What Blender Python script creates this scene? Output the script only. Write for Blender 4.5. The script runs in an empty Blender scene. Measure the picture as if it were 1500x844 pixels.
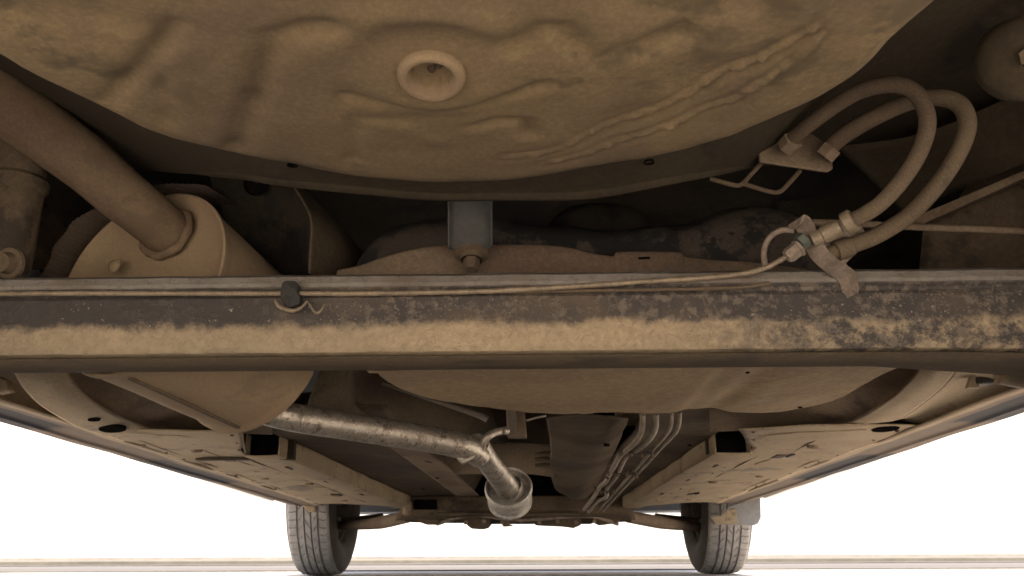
import bpy, bmesh, math, random
from mathutils import Vector, Matrix, noise, Euler
random.seed(7)
R = math.radians
sc = bpy.context.scene
C = sc.collection

# ---------------------------------------------------------------- camera
CAM = Vector((0.04, 0.0, 0.08))
PITCH, YAW, ROLL, FPX = 16.56, 1.05, -0.25, 1300.0
cam_d = bpy.data.cameras.new('camera')
cam = bpy.data.objects.new('camera', cam_d)
C.objects.link(cam)
cam.location = CAM
M3 = (Matrix.Rotation(R(YAW), 3, 'Z') @ Matrix.Rotation(R(90 + PITCH), 3, 'X') @ Matrix.Rotation(R(ROLL), 3, 'Z'))
cam.rotation_euler = M3.to_euler()
cam_d.sensor_width = 36
cam_d.lens = 36 * FPX / 1500
cam_d.dof.use_dof = True
cam_d.dof.focus_distance = 0.95
cam_d.dof.aperture_fstop = 22
cam_d.clip_start = 0.01
cam_d.clip_end = 500
sc.camera = cam

# ---------------------------------------------------------------- world, sun, exposure
SUN_EL, SUN_AZ = 68, 172          # azimuth measured clockwise from +Y
w = bpy.data.worlds.new('World'); sc.world = w; w.use_nodes = True
nt = w.node_tree
bg = nt.nodes['Background']
sky = nt.nodes.new('ShaderNodeTexSky')
sky.sky_type = 'NISHITA'; sky.sun_disc = False
sky.sun_elevation = R(SUN_EL); sky.sun_rotation = R(SUN_AZ)
sky.air_density = 1.0; sky.dust_density = 3.0; sky.ozone_density = 1.0
nt.links.new(sky.outputs[0], bg.inputs[0]); bg.inputs[1].default_value = 0.15
sd = bpy.data.lights.new('sun', 'SUN'); sd.energy = 3.6; sd.angle = R(0.5); sd.color = (1.0, 0.945, 0.87)
so = bpy.data.objects.new('sun', sd); C.objects.link(so)
dv = Vector((math.sin(R(SUN_AZ)) * math.cos(R(SUN_EL)), math.cos(R(SUN_AZ)) * math.cos(R(SUN_EL)), math.sin(R(SUN_EL))))
so.rotation_euler = dv.to_track_quat('Z', 'Y').to_euler()
so.location = (0, -3, 6)
sc.view_settings.view_transform = 'Standard'
sc.view_settings.look = 'None'
sc.view_settings.exposure = 1.6
sc.view_settings.gamma = 1.0
sc.render.engine = 'CYCLES'
sc.cycles.max_bounces = 8
sc.cycles.diffuse_bounces = 6
sc.cycles.glossy_bounces = 3
sc.cycles.caustics_reflective = False
sc.cycles.caustics_refractive = False
sc.cycles.use_denoising = True

# ---------------------------------------------------------------- helpers
def ray(u, v):
    return M3 @ Vector(((u - 750) / FPX, -(v - 422) / FPX, -1.0))
def P(u, v, Y=None, z=None):
    d = ray(u, v)
    t = (Y - CAM.y) / d.y if Y is not None else (z - CAM.z) / d.z
    return CAM + d * t
def camdepth(p):
    return -(M3.transposed() @ (Vector(p) - CAM)).z
def PX(n, p):                      # n photo pixels at the distance of p, in metres
    return n * camdepth(p) / FPX

def link(name, me, parent=None):
    o = bpy.data.objects.new(name, me); C.objects.link(o)
    if parent: o.parent = parent
    return o
def mesh(name, verts, faces, mat, parent=None, smooth=True, angle=35):
    me = bpy.data.meshes.new(name)
    me.from_pydata([tuple(v) for v in verts], [], faces)
    bm = bmesh.new(); bm.from_mesh(me)
    bmesh.ops.recalc_face_normals(bm, faces=bm.faces)
    bm.to_mesh(me); bm.free()
    if smooth:
        me.polygons.foreach_set('use_smooth', [True] * len(me.polygons))
        me.set_sharp_from_angle(angle=R(angle))
    me.materials.append(mat)
    return link(name, me, parent)
def bevel(o, wdt, seg=2):
    m = o.modifiers.new('bevel', 'BEVEL'); m.width = wdt; m.segments = seg; m.limit_method = 'ANGLE'; m.angle_limit = R(40)
    m.harden_normals = False
    return o
def solid(o, t, off=0):
    m = o.modifiers.new('solid', 'SOLIDIFY'); m.thickness = t; m.offset = off
    return o
def catmull(pts, n):
    pts = [Vector(p) for p in pts]
    if len(pts) == 2:
        return [pts[0].lerp(pts[1], i / n) for i in range(n + 1)]
    q = [pts[0] * 2 - pts[1]] + pts + [pts[-1] * 2 - pts[-2]]
    out = []
    for i in range(1, len(q) - 2):
        a, b, c, d = q[i - 1:i + 3]
        for k in range(n):
            t = k / n
            out.append(0.5 * ((2 * b) + (c - a) * t + (2 * a - 5 * b + 4 * c - d) * t * t + (3 * b - a - 3 * c + d) * t ** 3))
    out.append(pts[-1].copy())
    return out
def interp(vals, n):
    """n values linearly interpolated along vals"""
    r = []
    for i in range(n):
        f = i / (n - 1) * (len(vals) - 1); k = min(int(f), len(vals) - 2)
        r.append(vals[k] + (vals[k + 1] - vals[k]) * (f - k))
    return r
def tube_data(path, rad, seg=16, cap=True, rough=0.0, hollow=False):
    n = len(path)
    rad = interp(rad, n) if isinstance(rad, (list, tuple)) else [rad] * n
    V, F = [], []
    T = [(path[min(i + 1, n - 1)] - path[max(i - 1, 0)]).normalized() for i in range(n)]
    up = Vector((0, 0, 1)) if abs(T[0].z) < 0.9 else Vector((1, 0, 0))
    N = (up - T[0] * up.dot(T[0])).normalized()
    for i in range(n):
        N = (N - T[i] * N.dot(T[i])).normalized(); B = T[i].cross(N)
        for k in range(seg):
            a = 2 * math.pi * k / seg
            d = N * math.cos(a) + B * math.sin(a)
            r = rad[i]
            if rough: r += rough * noise.noise((path[i] + d * r) * (0.35 / max(r, 1e-4)))
            V.append(path[i] + d * r)
    for i in range(n - 1):
        for k in range(seg):
            a, b = i * seg + k, i * seg + (k + 1) % seg
            F.append((a, b, b + seg, a + seg))
    if cap:
        F.append(tuple(range(seg))[::-1]); F.append(tuple(range((n - 1) * seg, n * seg)))
    return V, F
def tube(name, pts, rad, mat, parent=None, sub=6, seg=16, cap=True, rough=0.0):
    V, F = tube_data(catmull(pts, sub), rad, seg, cap, rough)
    return mesh(name, V, F, mat, parent)
def join_data(parts):
    V, F = [], []
    for v, f in parts:
        o = len(V); V += list(v); F += [tuple(i + o for i in q) for q in f]
    return V, F
def box_data(x0, x1, y0, y1, z0, z1):
    V = [Vector((x, y, z)) for z in (z0, z1) for y in (y0, y1) for x in (x0, x1)]
    return V, [(0, 1, 3, 2), (4, 6, 7, 5), (0, 4, 5, 1), (2, 3, 7, 6), (0, 2, 6, 4), (1, 5, 7, 3)]
def box(name, x0, x1, y0, y1, z0, z1, mat, parent=None, bv=0.002):
    V, F = box_data(x0, x1, y0, y1, z0, z1)
    o = mesh(name, V, F, mat, parent, smooth=False)
    if bv: bevel(o, bv)
    return o
def plate_data(pts, dvec):
    n = len(pts); dvec = Vector(dvec)
    V = [Vector(p) for p in pts] + [Vector(p) + dvec for p in pts]
    F = [tuple(range(n)), tuple(range(2 * n - 1, n - 1, -1))]
    for i in range(n):
        j = (i + 1) % n
        F.append((i, i + n, j + n, j))
    return V, F
def plate(name, pts, dvec, mat, parent=None, bv=0.0015):
    V, F = plate_data(pts, dvec)
    o = mesh(name, V, F, mat, parent, smooth=False)
    if bv: bevel(o, bv)
    return o
def lathe_data(prof, origin, axis, seg=48, closed=False):
    """prof: (along, radius)"""
    axis = Vector(axis).normalized(); origin = Vector(origin)
    up = Vector((0, 0, 1)) if abs(axis.z) < 0.9 else Vector((1, 0, 0))
    N = (up - axis * up.dot(axis)).normalized(); B = axis.cross(N)
    V, F = [], []
    for a_, r_ in prof:
        for k in range(seg):
            t = 2 * math.pi * k / seg
            V.append(origin + axis * a_ + (N * math.cos(t) + B * math.sin(t)) * max(r_, 1e-5))
    m = len(prof)
    for i in range(m - 1 if not closed else m):
        j = (i + 1) % m
        for k in range(seg):
            a, b = i * seg + k, i * seg + (k + 1) % seg
            F.append((a, b, j * seg + (k + 1) % seg, j * seg + k))
    return V, F
def lathe(name, prof, origin, axis, mat, parent=None, seg=48, closed=False):
    V, F = lathe_data(prof, origin, axis, seg, closed)
    return mesh(name, V, F, mat, parent)
def loft(name, rows, mat, parent=None, nu=10, nv=10, thick=0.0025, wob=0.0015, wf=9.0, off=0):
    """rows of world points -> smooth sheet-metal panel with slight unevenness"""
    rows = [catmull(r, nu) for r in rows]
    m = len(rows[0]); cols = [catmull([r[i] for r in rows], nv) for i in range(m)]
    V, F = [], []; h = len(cols[0])
    for c in cols:
        for p in c:
            V.append(p + Vector((noise.noise(p * wf), noise.noise(p * wf + Vector((9, 3, 1))), noise.noise(p * wf + Vector((4, 7, 2))))) * wob)
    for i in range(m - 1):
        for j in range(h - 1):
            a = i * h + j
            F.append((a, a + 1, a + h + 1, a + h))
    o = mesh(name, V, F, mat, parent, angle=60)
    if thick: solid(o, thick, off)
    return o
def linrow(a, b): return [a, b]
def mirx(pts): return [Vector((-p[0], p[1], p[2])) for p in pts]

# ---------------------------------------------------------------- materials
def new_mat(name):
    m = bpy.data.materials.new(name); m.use_nodes = True
    return m, m.node_tree, m.node_tree.nodes['Principled BSDF']
class NB:
    def __init__(s, nt): s.nt = nt; s.tc = nt.nodes.new('ShaderNodeTexCoord').outputs['Object']
    def noise(s, scale, detail=6, rough=0.6, dist=0.0, vec=None, stretch=None):
        n = s.nt.nodes.new('ShaderNodeTexNoise')
        n.inputs['Scale'].default_value = scale; n.inputs['Detail'].default_value = detail
        n.inputs['Roughness'].default_value = rough; n.inputs['Distortion'].default_value = dist
        v = vec or s.tc
        if stretch:
            mp = s.nt.nodes.new('ShaderNodeMapping'); mp.inputs['Scale'].default_value = stretch
            s.nt.links.new(v, mp.inputs[0]); v = mp.outputs[0]
        s.nt.links.new(v, n.inputs['Vector'])
        return n.outputs['Fac']
    def vor(s, scale, feat='F1'):
        n = s.nt.nodes.new('ShaderNodeTexVoronoi'); n.feature = feat; n.inputs['Scale'].default_value = scale
        s.nt.links.new(s.tc, n.inputs['Vector']); return n.outputs['Distance']
    def ramp(s, f, a, b, lo=0.0, hi=1.0):
        n = s.nt.nodes.new('ShaderNodeMapRange'); n.interpolation_type = 'SMOOTHSTEP'
        n.inputs[1].default_value = a; n.inputs[2].default_value = b; n.inputs[3].default_value = lo; n.inputs[4].default_value = hi
        s.nt.links.new(f, n.inputs[0]); return n.outputs[0]
    def math(s, op, a, b=0.0):
        n = s.nt.nodes.new('ShaderNodeMath'); n.operation = op
        for i, x in enumerate((a, b)):
            if isinstance(x, (int, float)): n.inputs[i].default_value = x
            else: s.nt.links.new(x, n.inputs[i])
        return n.outputs[0]
    def mix(s, f, a, b):
        n = s.nt.nodes.new('ShaderNodeMix'); n.data_type = 'RGBA'
        for i, x in ((0, f), (6, a), (7, b)):
            if isinstance(x, (int, float)): n.inputs[i].default_value = x
            elif isinstance(x, tuple): n.inputs[i].default_value = (*x, 1)
            else: s.nt.links.new(x, n.inputs[i])
        return n.outputs[2]
    def sep(s):
        n = s.nt.nodes.new('ShaderNodeSeparateXYZ'); s.nt.links.new(s.tc, n.inputs[0]); return n.outputs
    def bump(s, h, dist, strength=1.0, prev=None):
        n = s.nt.nodes.new('ShaderNodeBump'); n.inputs['Distance'].default_value = dist; n.inputs['Strength'].default_value = strength
        s.nt.links.new(h, n.inputs['Height'])
        if prev: s.nt.links.new(prev, n.inputs['Normal'])
        return n.outputs[0]

DUST = (0.36, 0.255, 0.155)
def dusty(name, dust=DUST, base=(0.075, 0.062, 0.05), cover=0.75, scale=7.0, bump=0.0012, rough=0.95, fine=0.5, tint=None, metal=0.0):
    """sheet metal or plastic under a coat of road dust; cover = share hidden by dust"""
    tint = tint or (dust[0] * 0.80, dust[1] * 0.76, dust[2] * 0.80)
    m, nt, b = new_mat(name); k = NB(nt)
    n1 = k.noise(scale, 9, 0.62, 0.4)
    n2 = k.noise(scale * 7.3, 7, 0.7, 0.2)
    n3 = k.noise(scale * 0.35 + 1.3, 5, 0.55, 1.2)
    f = k.math('ADD', n1, k.math('MULTIPLY', k.math('SUBTRACT', n2, 0.5), 0.45))
    th = 1.0 - cover
    bare = k.ramp(f, 0.30 + 0.35 * th, 0.18 + 0.42 * th + 0.0, 0.0, 1.0)      # where low: bare
    col = k.mix(k.ramp(n3, 0.38, 0.66), dust, tint)
    spk = k.ramp(k.noise(scale * 30, 4, 0.8), 0.35, 0.75, 1.0 - 0.45 * fine, 1.0 + 0.25 * fine)
    mu = nt.nodes.new('ShaderNodeMix'); mu.data_type = 'RGBA'; mu.blend_type = 'MULTIPLY'; mu.inputs[0].default_value = 1
    nt.links.new(col, mu.inputs[6]); nt.links.new(spk, mu.inputs[7])
    fin = k.mix(bare, mu.outputs[2], base)
    nt.links.new(fin, b.inputs['Base Color'])
    nt.links.new(k.ramp(bare, 0, 1, rough, rough - 0.25), b.inputs['Roughness'])
    b.inputs['Metallic'].default_value = metal
    b.inputs['Specular IOR Level'].default_value = 0.25
    bb = k.bump(k.noise(scale * 28, 6, 0.7), bump * 0.6)
    bb = k.bump(f, bump * 1.2, 1.0, bb)
    nt.links.new(bb, b.inputs['Normal'])
    return m

M = {}
M['dust'] = dusty('dusty_steel')
M['well'] = dusty('spare_well_dust', dust=(0.178, 0.131, 0.070), base=(0.095, 0.073, 0.042), cover=0.60, scale=7.5, bump=0.0006, tint=(0.135, 0.098, 0.060), fine=0.4)
M['plug'] = dusty('drain_plug_dust', dust=(0.22, 0.165, 0.098), base=(0.15, 0.115, 0.07), cover=0.7, scale=30, bump=0.0004)
M['floor'] = dusty('floor_dust', dust=(0.385, 0.31, 0.205), base=(0.18, 0.142, 0.10), cover=0.60, scale=8.0, tint=(0.33, 0.255, 0.17), bump=0.001)
M['under'] = dusty('underseal_thin_dust', dust=(0.155, 0.118, 0.078), base=(0.06, 0.048, 0.036), cover=0.55, scale=5.0, tint=(0.09, 0.066, 0.045))
M['trunk'] = dusty('trunk_floor_underseal', dust=(0.058, 0.045, 0.027), base=(0.028, 0.023, 0.016), cover=0.6, scale=4.0, bump=0.0006, tint=(0.045, 0.034, 0.021))
M['flange'] = dusty('beam_underside', dust=(0.11, 0.083, 0.052), base=(0.06, 0.047, 0.033), cover=0.6, scale=6, bump=0.0005)
M['underdark'] = dusty('void_shaded_underseal', dust=(0.05, 0.04, 0.028), base=(0.018, 0.016, 0.014), cover=0.45, scale=6.0, tint=(0.035, 0.03, 0.02))  # extra dark coat, puts the shade of the voids into the colour
M['mid'] = dusty('thin_dust_over_paint', dust=(0.28, 0.215, 0.145), base=(0.13, 0.10, 0.075), cover=0.7, scale=6.0, tint=(0.17, 0.12, 0.085))
M['tank'] = dusty('tank_dust', dust=(0.44, 0.33, 0.195), base=(0.34, 0.26, 0.165), cover=0.6, scale=4.0, bump=0.0006, tint=(0.36, 0.26, 0.165), fine=0.5)
M['muff'] = dusty('muffler_dust', dust=(0.38, 0.29, 0.18), base=(0.29, 0.215, 0.14), cover=0.65, scale=9.0, bump=0.0005, tint=(0.37, 0.26, 0.17), fine=0.3)
M['tailp'] = dusty('tailpipe_dust', dust=(0.25, 0.185, 0.115), base=(0.15, 0.11, 0.07), cover=0.65, scale=10.0, bump=0.0005, tint=(0.17, 0.115, 0.078), fine=0.4)
M['hose'] = dusty('hose_dust', dust=(0.18, 0.138, 0.09), base=(0.10, 0.08, 0.055), cover=0.7, scale=22.0, bump=0.0004, fine=0.7)
M['plast'] = dusty('black_plastic_dust', dust=(0.09, 0.075, 0.058), base=(0.028, 0.027, 0.026), cover=0.35, scale=12, bump=0.0006, rough=0.8)
M['steel'] = dusty('grey_painted_steel', dust=(0.24, 0.20, 0.155), base=(0.15, 0.145, 0.135), cover=0.4, scale=11, bump=0.0005, rough=0.7, tint=(0.20, 0.165, 0.13))
M['shield'] = dusty('heat_shield', dust=(0.09, 0.068, 0.048), base=(0.055, 0.045, 0.036), cover=0.5, scale=9, bump=0.0006, rough=0.7, metal=0.2)
M['black'] = dusty('cavity_shade_black', dust=(0.012, 0.011, 0.009), base=(0.006, 0.005, 0.005), cover=0.5, scale=6)  # flat black standing for the darkness inside holes and cavities

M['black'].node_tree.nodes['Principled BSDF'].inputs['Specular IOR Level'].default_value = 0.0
def beam_mat():
    m, nt, b = new_mat('axle_beam_paint_and_dust'); k = NB(nt)
    x, y, z = k.sep()
    n1 = k.noise(30, 9, 0.72, 0.0); n2 = k.noise(90, 5, 0.75); n3 = k.noise(3.2, 4, 0.55)
    h = k.math('SUBTRACT', z, 0.270)                                   # height on beam, 0..0.09
    wob = k.math('MULTIPLY', k.math('SUBTRACT', n1, 0.5), 0.034)
    wob = k.math('ADD', wob, k.math('MULTIPLY', k.math('SUBTRACT', n3, 0.5), 0.030))
    hh = k.math('ADD', h, wob)
    lower = k.ramp(hh, 0.022, 0.033)                                   # 0 = tan foot, 1 = dark band
    # the right end keeps dark farther down, with pale speckles
    xr = k.ramp(x, 0.12, 0.36)
    pat = k.ramp(k.noise(85, 6, 0.7, 0.0), 0.46, 0.60)
    tan = k.mix(k.ramp(n3, 0.35, 0.65), (0.53, 0.415, 0.265), (0.42, 0.335, 0.225))
    tan = k.mix(k.ramp(n2, 0.3, 0.7, 0.35, 0.0), tan, (0.2, 0.15, 0.1))
    mp_ = k.math('MULTIPLY', pat, k.ramp(x, -0.25, -0.05, 0.15, 0.85))
    dk = k.mix(mp_, (0.070, 0.062, 0.057), (0.20, 0.168, 0.132))
    dk = k.mix(k.ramp(k.noise(9, 5, 0.6), 0.48, 0.70, 0.0, 0.6), dk, (0.17, 0.128, 0.09))
    spk = k.ramp(k.noise(120, 3, 0.8), 0.66, 0.72)
    dk = k.mix(spk, dk, (0.36, 0.32, 0.26))
    low2 = k.math('MAXIMUM', lower, k.math('MULTIPLY', xr, k.ramp(k.noise(42, 8, 0.75, 0.0), 0.38, 0.56)))
    col = k.mix(low2, tan, dk)
    top = k.ramp(k.math('ADD', h, k.math('MULTIPLY', wob, 0.15)), 0.0655, 0.0685)
    gry = k.mix(k.ramp(k.noise(11, 6, 0.6, 0.0), 0.4, 0.7), (0.235, 0.215, 0.185), (0.17, 0.14, 0.11))
    col = k.mix(top, col, gry)
    nt.links.new(col, b.inputs['Base Color'])
    nt.links.new(k.ramp(low2, 0, 1, 0.95, 0.7), b.inputs['Roughness'])
    b.inputs['Specular IOR Level'].default_value = 0.3
    bb = k.bump(n2, 0.0008); bb = k.bump(pat, 0.0005, 1.0, bb); bb = k.bump(lower, 0.0015, -1.0, bb) if False else bb
    nt.links.new(bb, b.inputs['Normal'])
    return m
M['beam'] = beam_mat()

def pipe_mat():
    m, nt, b = new_mat('exhaust_pipe_metal'); k = NB(nt)
    n1 = k.noise(30, 8, 0.7); n2 = k.noise(240, 4, 0.8)
    col = k.mix(k.ramp(n1, 0.4, 0.62), (0.62, 0.56, 0.46), (0.44, 0.38, 0.30))
    col = k.mix(k.ramp(n2, 0.50, 0.62), col, (0.80, 0.74, 0.64))
    col = k.mix(k.ramp(k.noise(75, 6, 0.75), 0.52, 0.62, 0, 0.75), col, (0.20, 0.14, 0.095))
    nt.links.new(col, b.inputs['Base Color']); b.inputs['Metallic'].default_value = 0.8
    nt.links.new(k.ramp(n1, 0.3, 0.7, 0.28, 0.55), b.inputs['Roughness'])
    nt.links.new(k.bump(n2, 0.0005, 1.0, k.bump(n1, 0.001)), b.inputs['Normal'])
    return m
M['pipe'] = pipe_mat()
def plain(name, col, rough=0.6, metal=0.0, var=0.25, scale=30, bump=0.0005):
    m, nt, b = new_mat(name); k = NB(nt); n = k.noise(scale, 7, 0.65); n2 = k.noise(scale * 6, 4, 0.7)
    dk = tuple(c * (1 - var) for c in col); lt = tuple(min(1, c * (1 + var)) for c in col)
    nt.links.new(k.mix(k.ramp(k.math('ADD', k.math('MULTIPLY', n, 0.6), k.math('MULTIPLY', n2, 0.4)), 0.35, 0.65), dk, lt), b.inputs['Base Color'])
    b.inputs['Roughness'].default_value = rough; b.inputs['Metallic'].default_value = metal
    nt.links.new(k.bump(n2, bump), b.inputs['Normal'])
    return m
M['brass'] = plain('dusty_plated_steel', (0.27, 0.215, 0.145), 0.55, 0.25, 0.3, 60)
M['bracket'] = plain('bracket_steel', (0.24, 0.19, 0.145), 0.75, 0.1, 0.35, 45)
M['bright'] = plain('bare_rod_metal', (0.50, 0.44, 0.36), 0.4, 0.5, 0.3, 70)
M['can'] = plain('resonator_metal', (0.60, 0.55, 0.48), 0.5, 0.25, 0.35, 26)
M['rubber'] = plain('tyre_rubber', (0.27, 0.255, 0.235), 0.85, 0, 0.2, 25, 0.0006)
M['side'] = plain('dusty_sidewall_rubber', (0.075, 0.060, 0.047), 0.9, 0, 0.3, 18)
M['rim'] = plain('dusty_wheel_steel', (0.14, 0.12, 0.10), 0.6, 0.3, 0.3, 20)
M['clip'] = plain('dark_clip_plastic', (0.035, 0.034, 0.030), 0.7, 0, 0.3, 60)
M['flap'] = plain('grey_mud_flap', (0.21, 0.205, 0.195), 0.8, 0, 0.15, 12)
M['body'] = plain('silver_car_paint', (0.42, 0.42, 0.41), 0.35, 0.5, 0.03, 4, 0.0)
M['glass'] = plain('dark_window_glass', (0.02, 0.022, 0.024), 0.08, 0, 0.1, 3, 0.0)
M['rust'] = plain('rusty_slot_edge', (0.06, 0.032, 0.018), 0.9, 0, 0.5, 60)
M['line'] = plain('coated_steel_line', (0.33, 0.28, 0.21), 0.6, 0.2, 0.3, 50)
M['teal'] = plain('verdigris_nut', (0.10, 0.115, 0.095), 0.7, 0.1, 0.3, 80)

def sill_mat():
    m, nt, b = new_mat('sill_dust_with_dark_patches'); k = NB(nt); x, y, z = k.sep()
    n1 = k.noise(6, 7, 0.6); n2 = k.noise(60, 5, 0.7)
    yy = k.math('ADD', y, k.math('MULTIPLY', k.math('SUBTRACT', n1, 0.5), 0.10))
    def band(a, c, e=0.02): return k.math('MULTIPLY', k.ramp(yy, a - e, a + e), k.ramp(yy, c + e, c - e))
    patch = k.math('MAXIMUM', band(1.82, 2.28), band(1.0, 1.43))
    xx = k.math('ADD', k.math('ABSOLUTE', x), k.math('MULTIPLY', k.math('SUBTRACT', y, 1.4), 0.016))
    out = k.ramp(k.math('ADD', xx, k.math('MULTIPLY', k.math('SUBTRACT', n1, 0.5), 0.02)), 0.684, 0.702)
    base = k.mix(out, (0.36, 0.285, 0.19), (0.125, 0.10, 0.08))
    base = k.mix(k.ramp(n2, 0.4, 0.7, 0, 0.4), base, (0.2, 0.15, 0.1))
    base = k.mix(k.ramp(xx, 0.797, 0.803), base, (0.085, 0.072, 0.06))  # outer face darkened in colour to offset light from outside
    patch = k.math('MULTIPLY', patch, k.ramp(k.math('ADD', xx, k.math('MULTIPLY', k.math('SUBTRACT', n1, 0.5), 0.02)), 0.706, 0.714))
    col = k.mix(patch, base, (0.035, 0.035, 0.038))
    nt.links.new(col, b.inputs['Base Color']); b.inputs['Roughness'].default_value = 0.85
    b.inputs['Specular IOR Level'].default_value = 0.2
    nt.links.new(k.bump(n2, 0.0008), b.inputs['Normal'])
    return m
M['sill'] = sill_mat()

# ================================================================= SETTING
def ground():
    m, nt, b = new_mat('pale_concrete_paving'); k = NB(nt)
    n = k.noise(1.3, 8, 0.6); n2 = k.noise(40, 6, 0.7)
    col = k.mix(k.ramp(n, 0.35, 0.65), (0.68, 0.57, 0.46), (0.74, 0.63, 0.51))
    col = k.mix(k.ramp(n2, 0.4, 0.7, 0, 0.3), col, (0.48, 0.40, 0.32))
    nt.links.new(col, b.inputs['Base Color']); b.inputs['Roughness'].default_value = 0.85
    nt.links.new(k.bump(n2, 0.003), b.inputs['Normal'])
    S = 150
    g = mesh('ground', [(-S, -S, 0), (S, -S, 0), (S, S, 0), (-S, S, 0)], [(0, 1, 2, 3)], m, None, False)
    g['kind'] = 'structure'
    rm, nt, b = new_mat('darkened_ground_ahead'); k = NB(nt)
    n = k.noise(0.8, 6, 0.6, 0, None, (0.15, 1.5, 1)); n2 = k.noise(30, 5, 0.7)
    col = k.mix(k.ramp(n, 0.35, 0.65), (0.115, 0.098, 0.081), (0.15, 0.13, 0.11))
    col = k.mix(k.ramp(n2, 0.4, 0.7, 0, 0.4), col, (0.10, 0.083, 0.066))
    nt.links.new(col, b.inputs['Base Color']); b.inputs['Roughness'].default_value = 0.9
    rd = mesh('road', [(-60, 4.12, 0.004), (60, 4.12, 0.004), (60, 11.45, 0.004), (-60, 11.45, 0.004)], [(0, 1, 2, 3)], rm, None, False)  # added darker stretch of ground, keeps the sunlit foreground from blowing out
    rd['kind'] = 'structure'
    return m
gm = ground()
# ================================================================= CAR
car = bpy.data.objects.new('car', None); C.objects.link(car)
car.location = (0, 0, 0)
car['label'] = 'car seen from underneath behind its rear axle, its whole underside coated in tan road dust'
car['category'] = 'car'

# ---- spare wheel well ------------------------------------------------
WZ = 0.36
out_px = [(-60, 40), (0, 84), (60, 118), (130, 149), (215, 190), (300, 215), (420, 240), (530, 258), (650, 265), (760, 261), (860, 247), (960, 230), (1060, 202), (1130, 172), (1200, 140), (1262, 100), (1310, 50), (1372, 0)]
front = [P(u, v, z=WZ + 0.006) for u, v in out_px]
for p_ in front: p_.z = WZ
cx, cy = 0.035, 0.33
# close outline behind the camera's view with an ellipse
a0 = front[-1]; a1 = front[0]
back = []
ang0 = math.atan2(a0.y - cy, a0.x - cx); ang1 = math.atan2(a1.y - cy, a1.x - cx)
ang1 = ang1 - 2 * math.pi if ang1 > ang0 else ang1
r0 = (a0 - Vector((cx, cy, WZ))).length; r1 = (a1 - Vector((cx, cy, WZ))).length
for i in range(1, 12):
    t = i / 12; a = ang0 + (ang1 - ang0) * t; r = r0 + (r1 - r0) * t
    back.append(Vector((cx + r * math.cos(a), cy + r * 1.0 * math.sin(a), WZ)))
ctrl = front + back
NT = 360
def closed_resample(pts, n):
    m = len(pts); dense = []
    for i in range(m):
        a, b, c, d = pts[i - 1], pts[i], pts[(i + 1) % m], pts[(i + 2) % m]
        for kk in range(24):
            t = kk / 24
            dense.append(0.5 * ((2 * b) + (c - a) * t + (2 * a - 5 * b + 4 * c - d) * t * t + (3 * b - a - 3 * c + d) * t ** 3))
    L = [0]
    for i in range(len(dense)): L.append(L[-1] + (dense[(i + 1) % len(dense)] - dense[i]).length)
    out = []; j = 0
    for i in range(n):
        s = L[-1] * i / n
        while L[j + 1] < s: j += 1
        f = (s - L[j]) / (L[j + 1] - L[j] + 1e-12)
        out.append(dense[j].lerp(dense[(j + 1) % len(dense)], f))
    return out
ol = closed_resample(ctrl, NT)

def seglines(lst):
    return [[P(u, v, z=WZ).xy for u, v in l] for l in lst]
def dist_poly(p, poly):
    best = 9
    for a, b in zip(poly[:-1], poly[1:]):
        ab = b - a; t = max(0, min(1, (p - a).dot(ab) / ab.length_squared))
        d = (p - (a + ab * t)).length
        if d < best: best = d
    return best
# (polyline, height (+ up into car / - hanging down), half width)
dents = []
for l, h, wd in [
    ([(255, 40), (225, 82), (190, 118), (155, 152)], 0.0075, 0.0085),
    ([(485, 45), (440, 48), (400, 60), (385, 95), (372, 150), (345, 218)], 0.009, 0.011),
    ([(0, 15), (60, 30), (150, 25), (250, 38)], 0.004, 0.016),
    ([(748, 75), (790, 48), (825, 50), (850, 75), (880, 90), (950, 70), (1000, 50)], 0.008, 0.012),
    ([(505, 143), (560, 151), (640, 156), (700, 152), (760, 138), (800, 125)], 0.0055, 0.006),
    ([(515, 235), (520, 175), (600, 178)], 0.0035, 0.008),
    ([(690, 187), (730, 180), (770, 182), (775, 200)], 0.007, 0.007),
    ([(860, 200), (960, 150), (1070, 95), (1150, 50)], 0.004, 0.018),
    ([(550, 5), (565, 60), (575, 100)], 0.0035, 0.014),
    ([(240, 110), (245, 180)], 0.003, 0.010),
    ([(900, 5), (1000, 25), (1100, 5)], 0.005, 0.014),
    ([(640, 205), (600, 190)], -0.003, 0.012),
    ([(540, 30), (640, 25), (720, 35)], -0.004, 0.016),
]:
    dents.append((seglines([l])[0], h, wd))
beads = []
for l in [[(735, 232), (790, 226), (822, 218), (850, 205), (885, 190), (925, 178), (965, 163), (1010, 140), (1060, 108), (1110, 90), (1150, 68), (1195, 40)],
          [(800, 240), (870, 222), (905, 208), (950, 196), (990, 182), (1040, 158), (1075, 146), (1110, 122), (1140, 104), (1175, 80), (1200, 52)]]:
    beads.append(seglines([l])[0])
plug_c = P(632, 106, z=WZ).xy
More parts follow.
